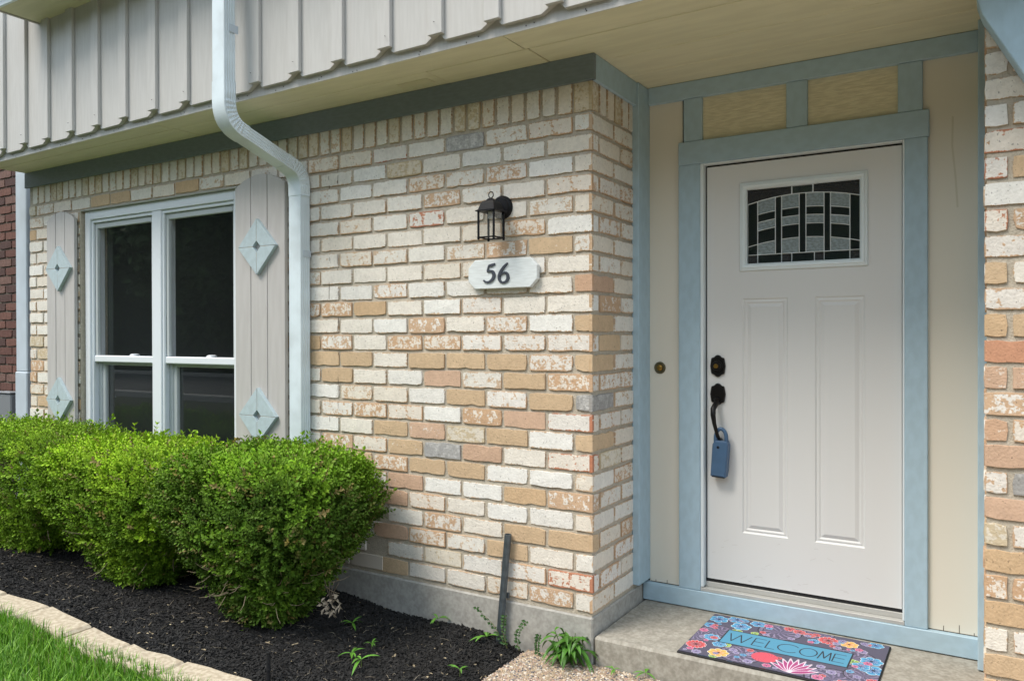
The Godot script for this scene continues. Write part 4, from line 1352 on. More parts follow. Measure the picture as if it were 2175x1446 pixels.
# ------------------------------------------------------------------ bell, pipe, stake, edging
func small_things() -> void:
	var d := thing("doorbell", Vector3(0.084, 1.258, -0.583), "round brass doorbell button on the cream panel", "doorbell")
	var b := MB.new()
	b.xf = Transform3D(Basis(Vector3.RIGHT, PI / 2), Vector3(0.084, 1.258, -0.5832))
	b.lathe([Vector2(0.029, 0), Vector2(0.029, 0.004), Vector2(0.025, 0.008), Vector2(0.019, 0.007), Vector2(0.016, 0.006)], 28)
	part("bell_ring", b, M.oldbrass, d)
	b = MB.new()
	b.xf = Transform3D(Basis(Vector3.RIGHT, PI / 2), Vector3(0.084, 1.258, -0.578))
	b.lathe([Vector2(0.0165, 0), Vector2(0.014, 0.005), Vector2(0.008, 0.008), Vector2(0.0001, 0.009)], 20)
	part("push_button", b, M.brass, d)
	# steel conduit leaning at the wall
	var p := thing("steel_pipe", Vector3(-0.47, 0.0, 0.05), "short grey steel pipe standing by the foundation", "pipe")
	b = MB.new()
	var r := 0.0165
	var p0 := Vector3(-0.462, -0.02, 0.035); var p1 := Vector3(-0.418, 0.507, 0.022)
	var ax := (p1 - p0).normalized()
	b.xf = Transform3D(Basis(ax.cross(Vector3(0, 0, 1)).normalized(), ax, Vector3(0, 0, 1)).orthonormalized(), p0)
	b.lathe([Vector2(r, 0), Vector2(r, p0.distance_to(p1)), Vector2(r - 0.004, p0.distance_to(p1)), Vector2(r - 0.004, p0.distance_to(p1) - 0.05), Vector2(0.0001, p0.distance_to(p1) - 0.05)], 20)
	part("tube", b, M.steel, p)
	b = MB.new()
	b.box(Vector3(-0.455, 0.21, 0.005), Vector3(-0.42, 0.235, 0.0175), 0.002)
	part("clip", b, M.steel, p)
	var s := thing("ground_stake", Vector3(-1.055, 0, 0.86), "thin black stake standing in the mulch", "stake")
	b = MB.new()
	b.tube([Vector3(-1.056, -0.05, 0.86), Vector3(-1.056, 0.115, 0.86)], [0.0085, 0.0085], 10)
	part("rod", b, M.rubber, s)
	b = MB.new()
	b.tube([Vector3(-1.056, 0.045, 0.86), Vector3(-1.056, 0.053, 0.86)], [0.0105, 0.0105], 10)
	part("collar", b, M.rubber, s)
	b = MB.new()
	b.tube([Vector3(-1.056, 0.1155, 0.86), Vector3(-1.056, 0.12, 0.86)], [0.0105, 0.007], 10)
	part("cap", b, M.rubber, s)
	# limestone edging
	var e := thing("stone_edging", Vector3(-2.2, 0, 1.0), "row of cream limestone blocks between lawn and mulch bed", "edging")
	var bed := [Vector2(-4.9, 0.86), Vector2(-4.1, 0.885), Vector2(-3.45, 0.905), Vector2(-3.02, 0.92), Vector2(-2.60, 0.915), Vector2(-2.15, 0.965), Vector2(-1.79, 0.995), Vector2(-1.41, 0.985), Vector2(-1.02, 0.968), Vector2(-0.68, 0.95), Vector2(-0.33, 0.94)]
	for i in bed.size() - 1:
		var a: Vector2 = bed[i] + Vector2(0.006, 0.0); var c: Vector2 = bed[i + 1] - Vector2(0.006, 0.0)
		var wd := rf(0.14, 0.165)
		var j := func(q: Vector2) -> Vector2: return q + Vector2(rf(-0.006, 0.006), rf(-0.006, 0.006))
		var top := []
		for t in [0.0, 0.33, 0.66, 1.0]: top.append(j.call(a.lerp(c, t)))
		for t in [1.0, 0.66, 0.33, 0.0]: top.append(j.call(a.lerp(c, t) + Vector2(0.01, wd)))
		var y := 0.052 + rf(-0.006, 0.008)
		b = MB.new()
		b.uvo = Vector2(rf(0, 9), rf(0, 9))
		var ctr := Vector2.ZERO
		for q: Vector2 in top: ctr += q / top.size()
		var Tp := []; var Sh := []; var Bt := []
		for q: Vector2 in top:
			var inn := q.lerp(ctr, 0.07)
			Tp.append(Vector3(inn.x, y + rf(-0.003, 0.003), inn.y)); Sh.append(Vector3(q.x, y - rf(0.008, 0.014), q.y)); Bt.append(Vector3(q.x, -0.08, q.y))
		for k in top.size():
			var l := (k + 1) % top.size()
			var o := Vector3(top[k].x + top[l].x - 2 * ctr.x, 0, top[k].y + top[l].y - 2 * ctr.y)
			b.face([Vector3(ctr.x, y + 0.002, ctr.y), Tp[k], Tp[l]], Vector3.UP)
			b.face([Tp[k], Tp[l], Sh[l], Sh[k]], o + Vector3.UP * o.length())
			b.face([Sh[k], Sh[l], Bt[l], Bt[k]], o)
		part("stone", b, M.limestone, e)

# ------------------------------------------------------------------ door mat
var IW := 1024
var IH := 700
var im: Image

func blot(px: float, py: float, r: float, f: Callable) -> void:
	for y in range(maxi(0, int(py - r)), mini(IH, int(py + r) + 1)):
		for x in range(maxi(0, int(px - r)), mini(IW, int(px + r) + 1)):
			var d := Vector2(x - px, y - py)
			var l := d.length()
			if l > r: continue
			var c: Color = f.call(l / r, d.angle())
			if c.a > 0.5: im.set_pixel(x, y, c)

func flower(ux: float, uy: float, r: float, petals: int, inner: Color, outer: Color, dark := true) -> void:
	var ph := ux * 37.0
	blot(ux * IW, uy * IH, r * 0.74 * IW, func(l: float, a: float) -> Color:
		var e := 0.80 + 0.17 * absf(cos(a * petals * 0.5 + ph))
		if l > e + 0.06: return Color(0, 0, 0, 0)
		if l > e: return s8(20, 22, 30) if dark else Color(0.95, 0.97, 1)
		if l > e - 0.06: return Color(0.93, 0.95, 1)
		if absf(sin(a * petals * 0.5 + ph + PI / 2)) < 0.10 and l > 0.3: return Color(0.93, 0.95, 1)
		if l < 0.14: return s8(30, 26, 40)
		if l < 0.5 and absf(sin(a * petals + ph)) < 0.25: return s8(240, 240, 246)
		return inner.lerp(outer, smoothstep(0.15, 0.9, l)))

func mandala(ux: float, uy: float, r: float) -> void:
	blot(ux * IW, uy * IH, r * IW, func(l: float, a: float) -> Color:
		var sc := 0.03 * absf(sin(a * 14.0))
		if l > 0.93 + sc: return s8(24, 24, 32)
		if l > 0.86: return s8(120, 112, 140)
		if l > 0.78 and sin(a * 30.0) > 0.0: return s8(150, 140, 168)
		if l > 0.74 and l < 0.78: return s8(58, 54, 76)
		if l > 0.4 and sin(a * 12.0 + l * 9.0) > 0.55: return s8(150, 138, 170)
		if l < 0.4 and cos(a * 8.0) > 0.3: return s8(128, 118, 150)
		return s8(92, 86, 112))

func line(a: Vector2, c: Vector2, w: float, col: Color) -> void:
	var lo := a.min(c) - Vector2(w, w); var hi := a.max(c) + Vector2(w, w)
	for y in range(maxi(0, int(lo.y)), mini(IH, int(hi.y) + 1)):
		for x in range(maxi(0, int(lo.x)), mini(IW, int(hi.x) + 1)):
			var p := Vector2(x, y)
			if Geometry2D.get_closest_point_to_segment(p, a, c).distance_to(p) < w * 0.5: im.set_pixel(x, y, col)

func rect(x0: float, y0: float, x1: float, y1: float, col: Color) -> void:
	im.fill_rect(Rect2i(int(x0 * IW), int(y0 * IH), int((x1 - x0) * IW), int((y1 - y0) * IH)), col)

func door_mat() -> void:
	im = Image.create(IW, IH, false, Image.FORMAT_RGB8)
	im.fill(s8(88, 84, 106))
	for q in [[0.10, 0.42, 0.10], [0.42, 0.16, 0.125], [0.31, 0.82, 0.12], [0.80, 0.93, 0.14], [0.85, 0.42, 0.12], [0.62, 0.02, 0.09], [0.93, 0.74, 0.10], [0.02, 0.6, 0.08]]: mandala(q[0], q[1], q[2])
	var blue := [s8(40, 96, 160), s8(84, 180, 222)]
	var red := [s8(150, 30, 44), s8(236, 88, 84)]
	var gold := [s8(236, 150, 60), s8(244, 196, 96)]
	var green := [s8(120, 170, 60), s8(176, 200, 80)]
	for q in [[0.20, 0.34, 0.05], [0.21, 0.69, 0.04], [0.855, 0.5, 0.05], [0.19, 0.97, 0.04], [0.30, 0.30, 0.035]]: flower(q[0], q[1], q[2], 3, green[0], green[1])
	for q in [[0.05, 0.12, 0.085, 6], [0.15, 0.05, 0.08, 7], [0.20, 0.20, 0.085, 6], [0.28, 0.06, 0.07, 6], [0.03, 0.30, 0.055, 6], [0.10, 0.58, 0.07, 7], [0.17, 0.70, 0.06, 6], [0.94, 0.42, 0.085, 7], [0.965, 0.60, 0.09, 6], [0.90, 0.56, 0.07, 6], [0.93, 0.05, 0.065, 6], [0.62, 0.22, 0.05, 5]]: flower(q[0], q[1], q[2], q[3], blue[0], blue[1])
	for q in [[0.46, 0.04, 0.05, 8], [0.52, 0.07, 0.055, 9], [0.58, 0.10, 0.05, 8], [0.69, 0.14, 0.085, 12], [0.055, 0.80, 0.085, 13], [0.86, 0.98, 0.08, 9], [0.94, 0.93, 0.08, 10], [0.98, 0.82, 0.05, 8]]: flower(q[0], q[1], q[2], q[3], red[0], red[1])
	for q in [[0.80, 0.14, 0.075, 7], [0.20, 0.88, 0.085, 8]]: flower(q[0], q[1], q[2], q[3], gold[0], gold[1])
	for q in [[0.36, 0.28, 0.03, 6], [0.50, 0.26, 0.03, 6], [0.75, 0.27, 0.035, 6], [0.37, 0.93, 0.04, 7], [0.72, 0.73, 0.035, 6], [0.78, 0.80, 0.04, 7], [0.26, 0.76, 0.035, 6], [0.88, 0.25, 0.04, 7], [0.09, 0.95, 0.04, 7]]: flower(q[0], q[1], q[2], q[3], s8(110, 96, 150), s8(166, 152, 190))
	for i in 70:
		var fx := rf(0.01, 0.99)
		var fy := rf(0.02, 0.98)
		if fx > 0.13 and fx < 0.87 and fy > 0.29 and fy < 0.69: continue
		var pal: Array = [[s8(40, 96, 160), s8(84, 180, 222)], [s8(150, 30, 44), s8(236, 88, 84)], [s8(170, 50, 110), s8(228, 110, 150)], [s8(110, 96, 150), s8(166, 152, 190)], [s8(110, 96, 150), s8(150, 138, 178)]][i % 5]
		flower(fx, fy, rf(0.018, 0.036), 5 + i % 3, pal[0], pal[1])
	for q in [[0.34, 0.06, 0.04, 7], [0.025, 0.45, 0.04, 7], [0.73, 0.95, 0.045, 8], [0.47, 0.93, 0.035, 7]]: flower(q[0], q[1], q[2], q[3], s8(170, 50, 110), s8(228, 110, 150))
	blot(0.435 * IW, 0.78 * IH, 0.07 * IW, func(l: float, a: float) -> Color: return s8(232, 92, 108) if sin(a * 17.0 + l * 20.0) > -0.6 else s8(206, 70, 96))
	for i in 9:                                         # water lily
		var a := lerpf(-1.25, 1.25, i / 8.0)
		var tip := Vector2(0.60 + 0.125 * sin(a), 0.93 - 0.24 * cos(a) * 1.0)
		var base := Vector2(0.60, 0.97)
		var n := (tip - base).orthogonal() * 0.20
		for k in 15:
			var t := k / 14.0
			var q := base.lerp(tip, t)
			var hw := 30.0 * sin(PI * pow(t, 0.7)) + 3.0
			line(Vector2(q.x * IW, q.y * IH), Vector2(q.x * IW + 0.5, q.y * IH), hw + 8.0, s8(244, 232, 244))
		for k in 15:
			var t := k / 14.0
			var q := base.lerp(tip, t)
			var hw := 30.0 * sin(PI * pow(t, 0.7)) + 1.0
			line(Vector2(q.x * IW, q.y * IH), Vector2(q.x * IW + 0.5, q.y * IH), hw, s8(178, 66, 130))
	rect(0.150, 0.325, 0.846, 0.655, s8(22, 26, 34))
	rect(0.158, 0.338, 0.838, 0.642, s8(84, 158, 192))
	var ink := s8(24, 34, 46)
	var x0 := 0.180 * IW; var yt := 0.405 * IH; var yb := 0.575 * IH
	var S := func(x: float, y: float) -> Vector2: return Vector2(x0 + x, lerpf(yb, yt, y))
	var L := func(pts: Array):
		for i in pts.size() - 1: line(pts[i], pts[i + 1], 7.0, ink)
	L.call([S.call(0, 1), S.call(32, 0), S.call(62, 1), S.call(92, 0), S.call(124, 1)])
	for ex in [150.0, 590.0]:
		L.call([S.call(ex + 58, 1), S.call(ex, 1), S.call(ex, 0), S.call(ex + 58, 0)]); L.call([S.call(ex, 0.52), S.call(ex + 54, 0.52)])
	L.call([S.call(228, 1), S.call(228, 0), S.call(276, 0)])
	var arc := []
	for i in 17:
		var a := lerpf(0.75, TAU - 0.75, i / 16.0)
		arc.append(S.call(348 + 60 * cos(a), 0.5 + 0.52 * sin(a)))
	L.call(arc)
	arc = []
	for i in 25: arc.append(S.call(456 + 46 * cos(TAU * i / 24.0), 0.5 + 0.52 * sin(TAU * i / 24.0)))
	L.call(arc)
	L.call([S.call(514, 0), S.call(524, 1), S.call(546, 0.15), S.call(568, 1), S.call(578, 0)])
	var m := mat(Color(0.9, 0.9, 0.9), 0.85, ImageTexture.create_from_image(im))
	m.rim_enabled = true
	m.rim = 0.2
	var o := thing("door_mat", Vector3(0.743, 0.116, -0.27), "flower print welcome mat on the porch step", "door mat")
	var b := MB.new()
	b.box(Vector3(0.372, 0.1165, -0.522), Vector3(1.116, 0.1235, -0.016), 0.002)
	part("rubber_backing", b, M.rubber, o)
	b = MB.new()
	var X0 := 0.377; var X1 := 1.111; var Z0 := -0.517; var Z1 := -0.024
	var y := 0.1262
	var P := [Vector3(X0, y, Z0), Vector3(X0, y, Z1), Vector3(X1, y, Z1), Vector3(X1, y, Z0)]
	var UV := [Vector2(0, 0), Vector2(0, 1), Vector2(1, 1), Vector2(1, 0)]
	for tr in [[0, 2, 1], [0, 3, 2]]:
		for i in tr: b.vert(P[i], Vector3.UP, UV[i], Color(1, 1, 1))
	for i in 4:
		var j := (i + 1) % 4
		var dn := Vector3(0, -0.0025, 0)
		var nn := Vector3(P[i].x + P[j].x - X0 - X1, 0, P[i].z + P[j].z - Z0 - Z1).normalized()
		for w in [[P[i], i], [P[j] + dn, j], [P[i] + dn, i], [P[i], i], [P[j], j], [P[j] + dn, j]]: b.vert(w[0], nn, UV[w[1]], Color(0.5, 0.5, 0.5))
	part("printed_top", b, m, o)

# ------------------------------------------------------------------ plants
func add_leaf(b: MB, base: Vector3, dir: Vector3, up: Vector3, l: float, w: float, c: Color) -> void:
	var s := dir.cross(up).normalized()
	var u := s.cross(dir).normalized()
	var m := base + dir * l * 0.55 - u * l * 0.04
	var tip := base + dir * l + u * l * -0.10
	var e0 := base + dir * l * 0.5 + s * w * 0.5 + u * w * 0.16
	var e1 := base + dir * l * 0.5 - s * w * 0.5 + u * w * 0.16
	b.col = c
	b.tri(base, e0, m); b.tri(base, m, e1); b.tri(e0, tip, m); b.tri(m, tip, e1)

func sprig(pairs: int, len_: float, leaf: float) -> ArrayMesh:      # upright shoot of paired round leaves
	var b := MB.new()
	b.col = Color(0.5, 0.45, 0.3)
	var bend := Vector3(rf(-0.2, 0.2), 1, rf(-0.2, 0.2)).normalized()
	b.tube([Vector3.ZERO, bend * len_ * 0.5, bend * len_ + Vector3(rf(-1, 1), 0, rf(-1, 1)) * 0.006], [0.0014, 0.0012, 0.0007], 3, false)
	for i in pairs:
		var t := (i + 0.7) / pairs
		var p := bend * len_ * t
		for s in 2:
			var a := i * 1.57 + s * PI + rf(-0.5, 0.5)
			var d := Vector3(cos(a), lerpf(0.35, 1.3, t) + rf(-0.2, 0.2), sin(a)).normalized()
			var k := rf(0.8, 1.15) * lerpf(1.0, 0.8, t)
			var g := rf(0.8, 1.15)
			add_leaf(b, p, d, Vector3.UP if absf(d.y) < 0.9 else Vector3(sin(a), 0, cos(a)), leaf * k, leaf * 0.62 * k, Color(g * lerpf(0.85, 1.15, t), g, g * 0.9))
	return b.mesh()

func shrub(label: String, ctr: Vector3, rx: float, rz: float, h: float, tone: Array, count: int, dry: float, low := 0.42) -> void:
	var o := thing("boxwood_shrub", Vector3(ctr.x, 0.02, ctr.z), label, "shrub", "clipped boxwood shrubs under the window")
	var noise := FastNoiseLite.new()
	noise.seed = int(absf(ctr.x) * 100)
	noise.frequency = 1.9
	var kinds := [sprig(4, 0.066, 0.019), sprig(5, 0.08, 0.020), sprig(5, 0.06, 0.021)]
	for q in 3:
		var trs := []
		var cols := []
		for i in count / 3:
			# a direction over a rounded box, and how far out along it
			var d := Vector3(rf(-1, 1), rf(-1, 1), rf(-1, 1))
			if d.length() < 0.1: continue
			d = d.normalized()
			var e := 0.44
			var m := pow(pow(absf(d.x), 2.0 / e) + pow(absf(d.y), 2.0 / e) + pow(absf(d.z), 2.0 / e), -e / 2.0)
			var p := d * m
			var yy := (p.y + 1.0) * 0.5
			var taper := lerpf(low, 1.0, smoothstep(0.0, 0.72, yy))
			var lump := 1.0 + 0.10 * noise.get_noise_3d(p.x * 1.2 + ctr.x, p.y * 1.2, p.z * 1.2) + 0.035 * noise.get_noise_3d(p.x * 5.0, p.y * 5.0, p.z * 5.0 + 9.0)
			var depth := 1.0 - 0.30 * pow(R.randf(), 2.2)
			var pos := Vector3(p.x * rx * taper * lump * depth, 0.05 + (h - 0.10) * (0.5 + p.y * 0.5 * lerpf(1.0, depth, 0.6) * (1.0 + 0.3 * (lump - 1.0))), p.z * rz * taper * lump * depth)
			var world := pos + Vector3(ctr.x, 0, ctr.z)
			if world.z < 0.07: continue
			var hole := noise.get_noise_3d(world.x * 3.3, world.y * 3.3, world.z * 3.3 + 40.0)
			if hole > 0.22 and depth > 0.80 and yy < 0.72 and R.randf() < 0.85: continue
			if yy < 0.45 and depth > 0.85 and R.randf() < 0.28: continue
			var outw := Vector3(p.x / rx, p.y * 0.9, p.z / rz).normalized()
			var dir := (outw * rf(0.5, 1.1) + Vector3.UP * rf(0.25, 1.0) + Vector3(rf(-0.45, 0.45), rf(-0.3, 0.3), rf(-0.45, 0.45))).normalized()
			var bs := Basis(Quaternion(Vector3.UP, dir)) * Basis(Vector3.UP, rf(0, TAU))
			var s := rf(0.75, 1.2)
			if R.randf() < (0.04 if yy > 0.85 else 0.012): s *= 1.6
			trs.append(Transform3D(bs.scaled(Vector3(s, s, s)), pos - Vector3(0, 0.02, 0)))
			var c: Color
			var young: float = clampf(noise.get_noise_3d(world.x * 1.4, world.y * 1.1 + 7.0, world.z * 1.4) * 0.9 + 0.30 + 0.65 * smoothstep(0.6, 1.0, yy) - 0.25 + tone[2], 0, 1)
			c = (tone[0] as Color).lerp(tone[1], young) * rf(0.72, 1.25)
			if R.randf() < dry: c = [Color(0.24, 0.20, 0.06), Color(0.22, 0.26, 0.07), Color(0.25, 0.24, 0.09)][R.randi() % 3] * rf(0.7, 1.2)
			if R.randf() < 0.012: c = Color(0.30, 0.25, 0.11)
			cols.append(c)
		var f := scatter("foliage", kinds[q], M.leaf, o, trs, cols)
	# bare twig ends among the leaves
	var tw := MB.new()
	for i in 70:
		var d := Vector3(rf(-1, 1), rf(-0.5, 0.4), rf(-0.2, 1)).normalized()
		var q0 := Vector3(ctr.x + d.x * rx * 0.80, h * (0.46 + d.y * 0.45), maxf(0.08, ctr.z + d.z * rz * 0.80))
		var d2 := (d + Vector3(rf(-0.5, 0.5), rf(-0.2, 0.9), rf(-0.5, 0.5))).normalized()
		tw.tube([q0, q0 + d2 * 0.05, q0 + d2 * 0.09 + Vector3(rf(-0.01, 0.01), 0.012, rf(-0.01, 0.01))], [0.0019, 0.0015, 0.0008], 4, false)
	part("twigs", tw, M.dry_twig, o).set_meta("kind", "stuff")
	# branches
	for i in 7:
		var a := rf(0, TAU)
		var b := MB.new()
		var q0 := Vector3(ctr.x + rf(-0.06, 0.06), 0.0, ctr.z + rf(-0.05, 0.05))
		var q3 := Vector3(ctr.x + cos(a) * rx * rf(0.5, 0.8), h * rf(0.55, 0.8), maxf(0.1, ctr.z + sin(a) * rz * rf(0.4, 0.7)))
		b.tube([q0, q0.lerp(q3, 0.35) + Vector3(rf(-0.04, 0.04), 0.08, rf(-0.04, 0.04)), q0.lerp(q3, 0.7) + Vector3(rf(-0.05, 0.05), 0.05, rf(-0.05, 0.05)), q3], [0.016, 0.012, 0.008, 0.004], 6)
		part("branch", b, M.twig, o)

func hedge() -> void:
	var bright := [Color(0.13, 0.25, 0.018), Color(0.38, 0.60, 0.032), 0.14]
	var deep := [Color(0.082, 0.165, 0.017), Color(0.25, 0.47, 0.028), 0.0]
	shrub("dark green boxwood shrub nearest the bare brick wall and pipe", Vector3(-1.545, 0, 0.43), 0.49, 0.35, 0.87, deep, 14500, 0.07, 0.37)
	shrub("bright yellow green boxwood shrub under the middle of the window", Vector3(-2.66, 0, 0.365), 0.60, 0.35, 0.82, bright, 14000, 0.035)
	shrub("boxwood shrub in front of the shutter at the far end", Vector3(-3.92, 0, 0.34), 0.80, 0.36, 0.85, [bright[0], Color(0.30, 0.48, 0.030), 0.1], 11000, 0.05)
	# tuft of dead leaves caught under the shrub by the wall
	var t := thing("dry_flower_tuft", Vector3(-1.05, 0.16, 0.42), "tuft of pale dead leaves low under the dark green shrub", "dead leaves")
	var b := MB.new()
	for i in 46:
		var a := rf(0, TAU)
		var p := Vector3(-1.10 + rf(-0.045, 0.045), 0.20 + rf(-0.05, 0.03), 0.45 + rf(-0.03, 0.03))
		var d := Vector3(cos(a) * 0.7, rf(-1.0, 0.3), sin(a) * 0.7 + 0.2).normalized()
		var g := rf(0.7, 1.2)
		add_leaf(b, p, d, Vector3(0.1, 0.2, 1), rf(0.02, 0.034), rf(0.009, 0.014), Color(0.40 * g, 0.33 * g, 0.25 * g))
	part("withered_leaves", b, M.chip, t).set_meta("kind", "stuff")
	b = MB.new()
	for i in 4:
		b.tube([Vector3(-1.18 + i * 0.03, 0.28, 0.42), Vector3(-1.14 + i * 0.012, 0.24, 0.44), Vector3(-1.10, 0.19, 0.45)], [0.0022, 0.002, 0.0012], 4)
	part("twig", b, M.twig, t)

func long_leaf(b: MB, base: Vector3, dir: Vector3, l: float, w: float, droop: float, c: Color) -> void:
	var side := dir.cross(Vector3.UP).normalized()
	if side.length() < 0.1: side = Vector3.RIGHT
	var n := 6
	b.col = c
	var pv := []
	for i in n + 1:
		var t := i / float(n)
		var p := base + dir * l * t + Vector3.DOWN * droop * l * t * t
		var hw := w * 0.5 * sin(PI * clampf(t * 0.93 + 0.06, 0, 1))
		pv.append([p - side * hw + Vector3.UP * hw * 0.4, p, p + side * hw + Vector3.UP * hw * 0.4])
	for i in n:
		for k in 2:
			b.quad(pv[i][k], pv[i][k + 1], pv[i + 1][k + 1], pv[i + 1][k])

func weeds() -> void:
	var o := thing("weed", Vector3(-0.09, 0, 0.045), "leafy green weed with long pointed leaves at the step corner", "weed")
	for q in 10:
		var b := MB.new()
		var p0 := Vector3(-0.10 + rf(-0.05, 0.05), 0.0, 0.045 + rf(-0.02, 0.03))
		var p1 := p0 + Vector3(rf(-0.05, 0.07), rf(0.08, 0.15), rf(0.0, 0.05))
		b.col = Color(0.12, 0.2, 0.04)
		b.tube([p0, p0.lerp(p1, 0.5) + Vector3(0.006, 0.01, 0), p1], [0.0028, 0.0024, 0.0015], 5)
		for i in 8:
			var t := rf(0.25, 1.0)
			var a := i * 2.4 + rf(-0.4, 0.4)
			var g := rf(0.75, 1.3)
			long_leaf(b, p0.lerp(p1, t), Vector3(cos(a), rf(0.25, 0.9), sin(a)).normalized(), rf(0.065, 0.115), rf(0.016, 0.025), rf(0.5, 1.1), Color(0.07 * g, 0.20 * g, 0.02 * g))
		part("stem", b, M.blade, o)
	# creeper by the pipe with small round paired leaves
	var v := thing("creeping_vine", Vector3(-0.44, 0, 0.06), "small vine with round leaflets climbing at the steel pipe", "vine")
	for q in [[Vector3(-0.40, 0.0, 0.06), Vector3(-0.47, 0.10, 0.07), Vector3(-0.56, 0.155, 0.07)], [Vector3(-0.40, 0.0, 0.06), Vector3(-0.42, 0.09, 0.075), Vector3(-0.40, 0.15, 0.075)], [Vector3(-0.34, 0.0, 0.055), Vector3(-0.36, 0.08, 0.06), Vector3(-0.30, 0.14, 0.06)], [Vector3(-0.24, 0.0, 0.055), Vector3(-0.25, 0.05, 0.06), Vector3(-0.23, 0.09, 0.06)]]:
		var b := MB.new()
		b.col = Color(0.2, 0.2, 0.08)
		b.tube(q, [0.0018, 0.0015, 0.001], 4)
		for i in 9:
			var t := (i + 1) / 9.0
			var p: Vector3 = (q[0] as Vector3).lerp(q[1], t).lerp((q[1] as Vector3).lerp(q[2], t), t)
			for s in [-1, 1]:
				var g := rf(0.8, 1.2)
				add_leaf(b, p, Vector3(s * 0.8, rf(-0.2, 0.6), rf(0.2, 0.7)).normalized(), Vector3(0, 0.4, 1), rf(0.016, 0.024), rf(0.012, 0.016), Color(0.05 * g, 0.11 * g, 0.035 * g))
		part("tendril", b, M.leaf, v)
	var spots := [[Vector3(-0.80, 0.02, 0.585), 0.085, "low sprout with narrow leaves in the mulch by the walk edge"], [Vector3(-0.89, 0.02, 0.55), 0.075, "two leaf sprout in the mulch furthest from the walk"], [Vector3(-0.90, 0.02, 0.41), 0.05, "small upright sprout in the mulch behind the low sprouts"], [Vector3(-0.40, 0.02, 0.43), 0.06, "sprout beside the front corner of the walk"], [Vector3(0.25, 0.0, 0.025), 0.065, "young weed at the foot of the step below the mat"], [Vector3(0.12, 0.0, 0.05), 0.05, "grass like sprig between walk and step"], [Vector3(0.70, 0.0, 0.03), 0.06, "weed tip showing in front of the mat edge"], [Vector3(-1.12, 0.03, 0.30), 0.07, "spindly seedling in the mulch under the dark shrub"], [Vector3(-0.80, 0.03, 0.05), 0.08, "thin yellow green seedling against the foundation"], [Vector3(-0.50, 0.01, 0.08), 0.09, "single bright leaf beside the pipe foot"]]
	for s in spots:
		var at: Vector3 = s[0]
		var w := thing("sprout", at, s[2], "weed", "weed sprouts on the ground")
		var b := MB.new()
		b.col = Color(0.14, 0.2, 0.05)
		b.tube([at - Vector3(0, 0.02, 0), at + Vector3(0.004, s[1] * 0.4, 0.004)], [0.0015, 0.001], 4)
		part("stem", b, M.blade, w)
		for i in 5:
			b = MB.new()
			var a: float = i * 2.2 + at.x * 9.0
			var g := rf(0.9, 1.3)
			long_leaf(b, at + Vector3(0.003, s[1] * 0.35, 0.003), Vector3(cos(a), rf(0.15, 0.8), sin(a)).normalized(), s[1] * rf(0.7, 1.15), s[1] * 0.17, rf(0.3, 0.7), Color(0.10 * g, 0.26 * g, 0.03 * g))
			part("leaf", b, M.blade, w)

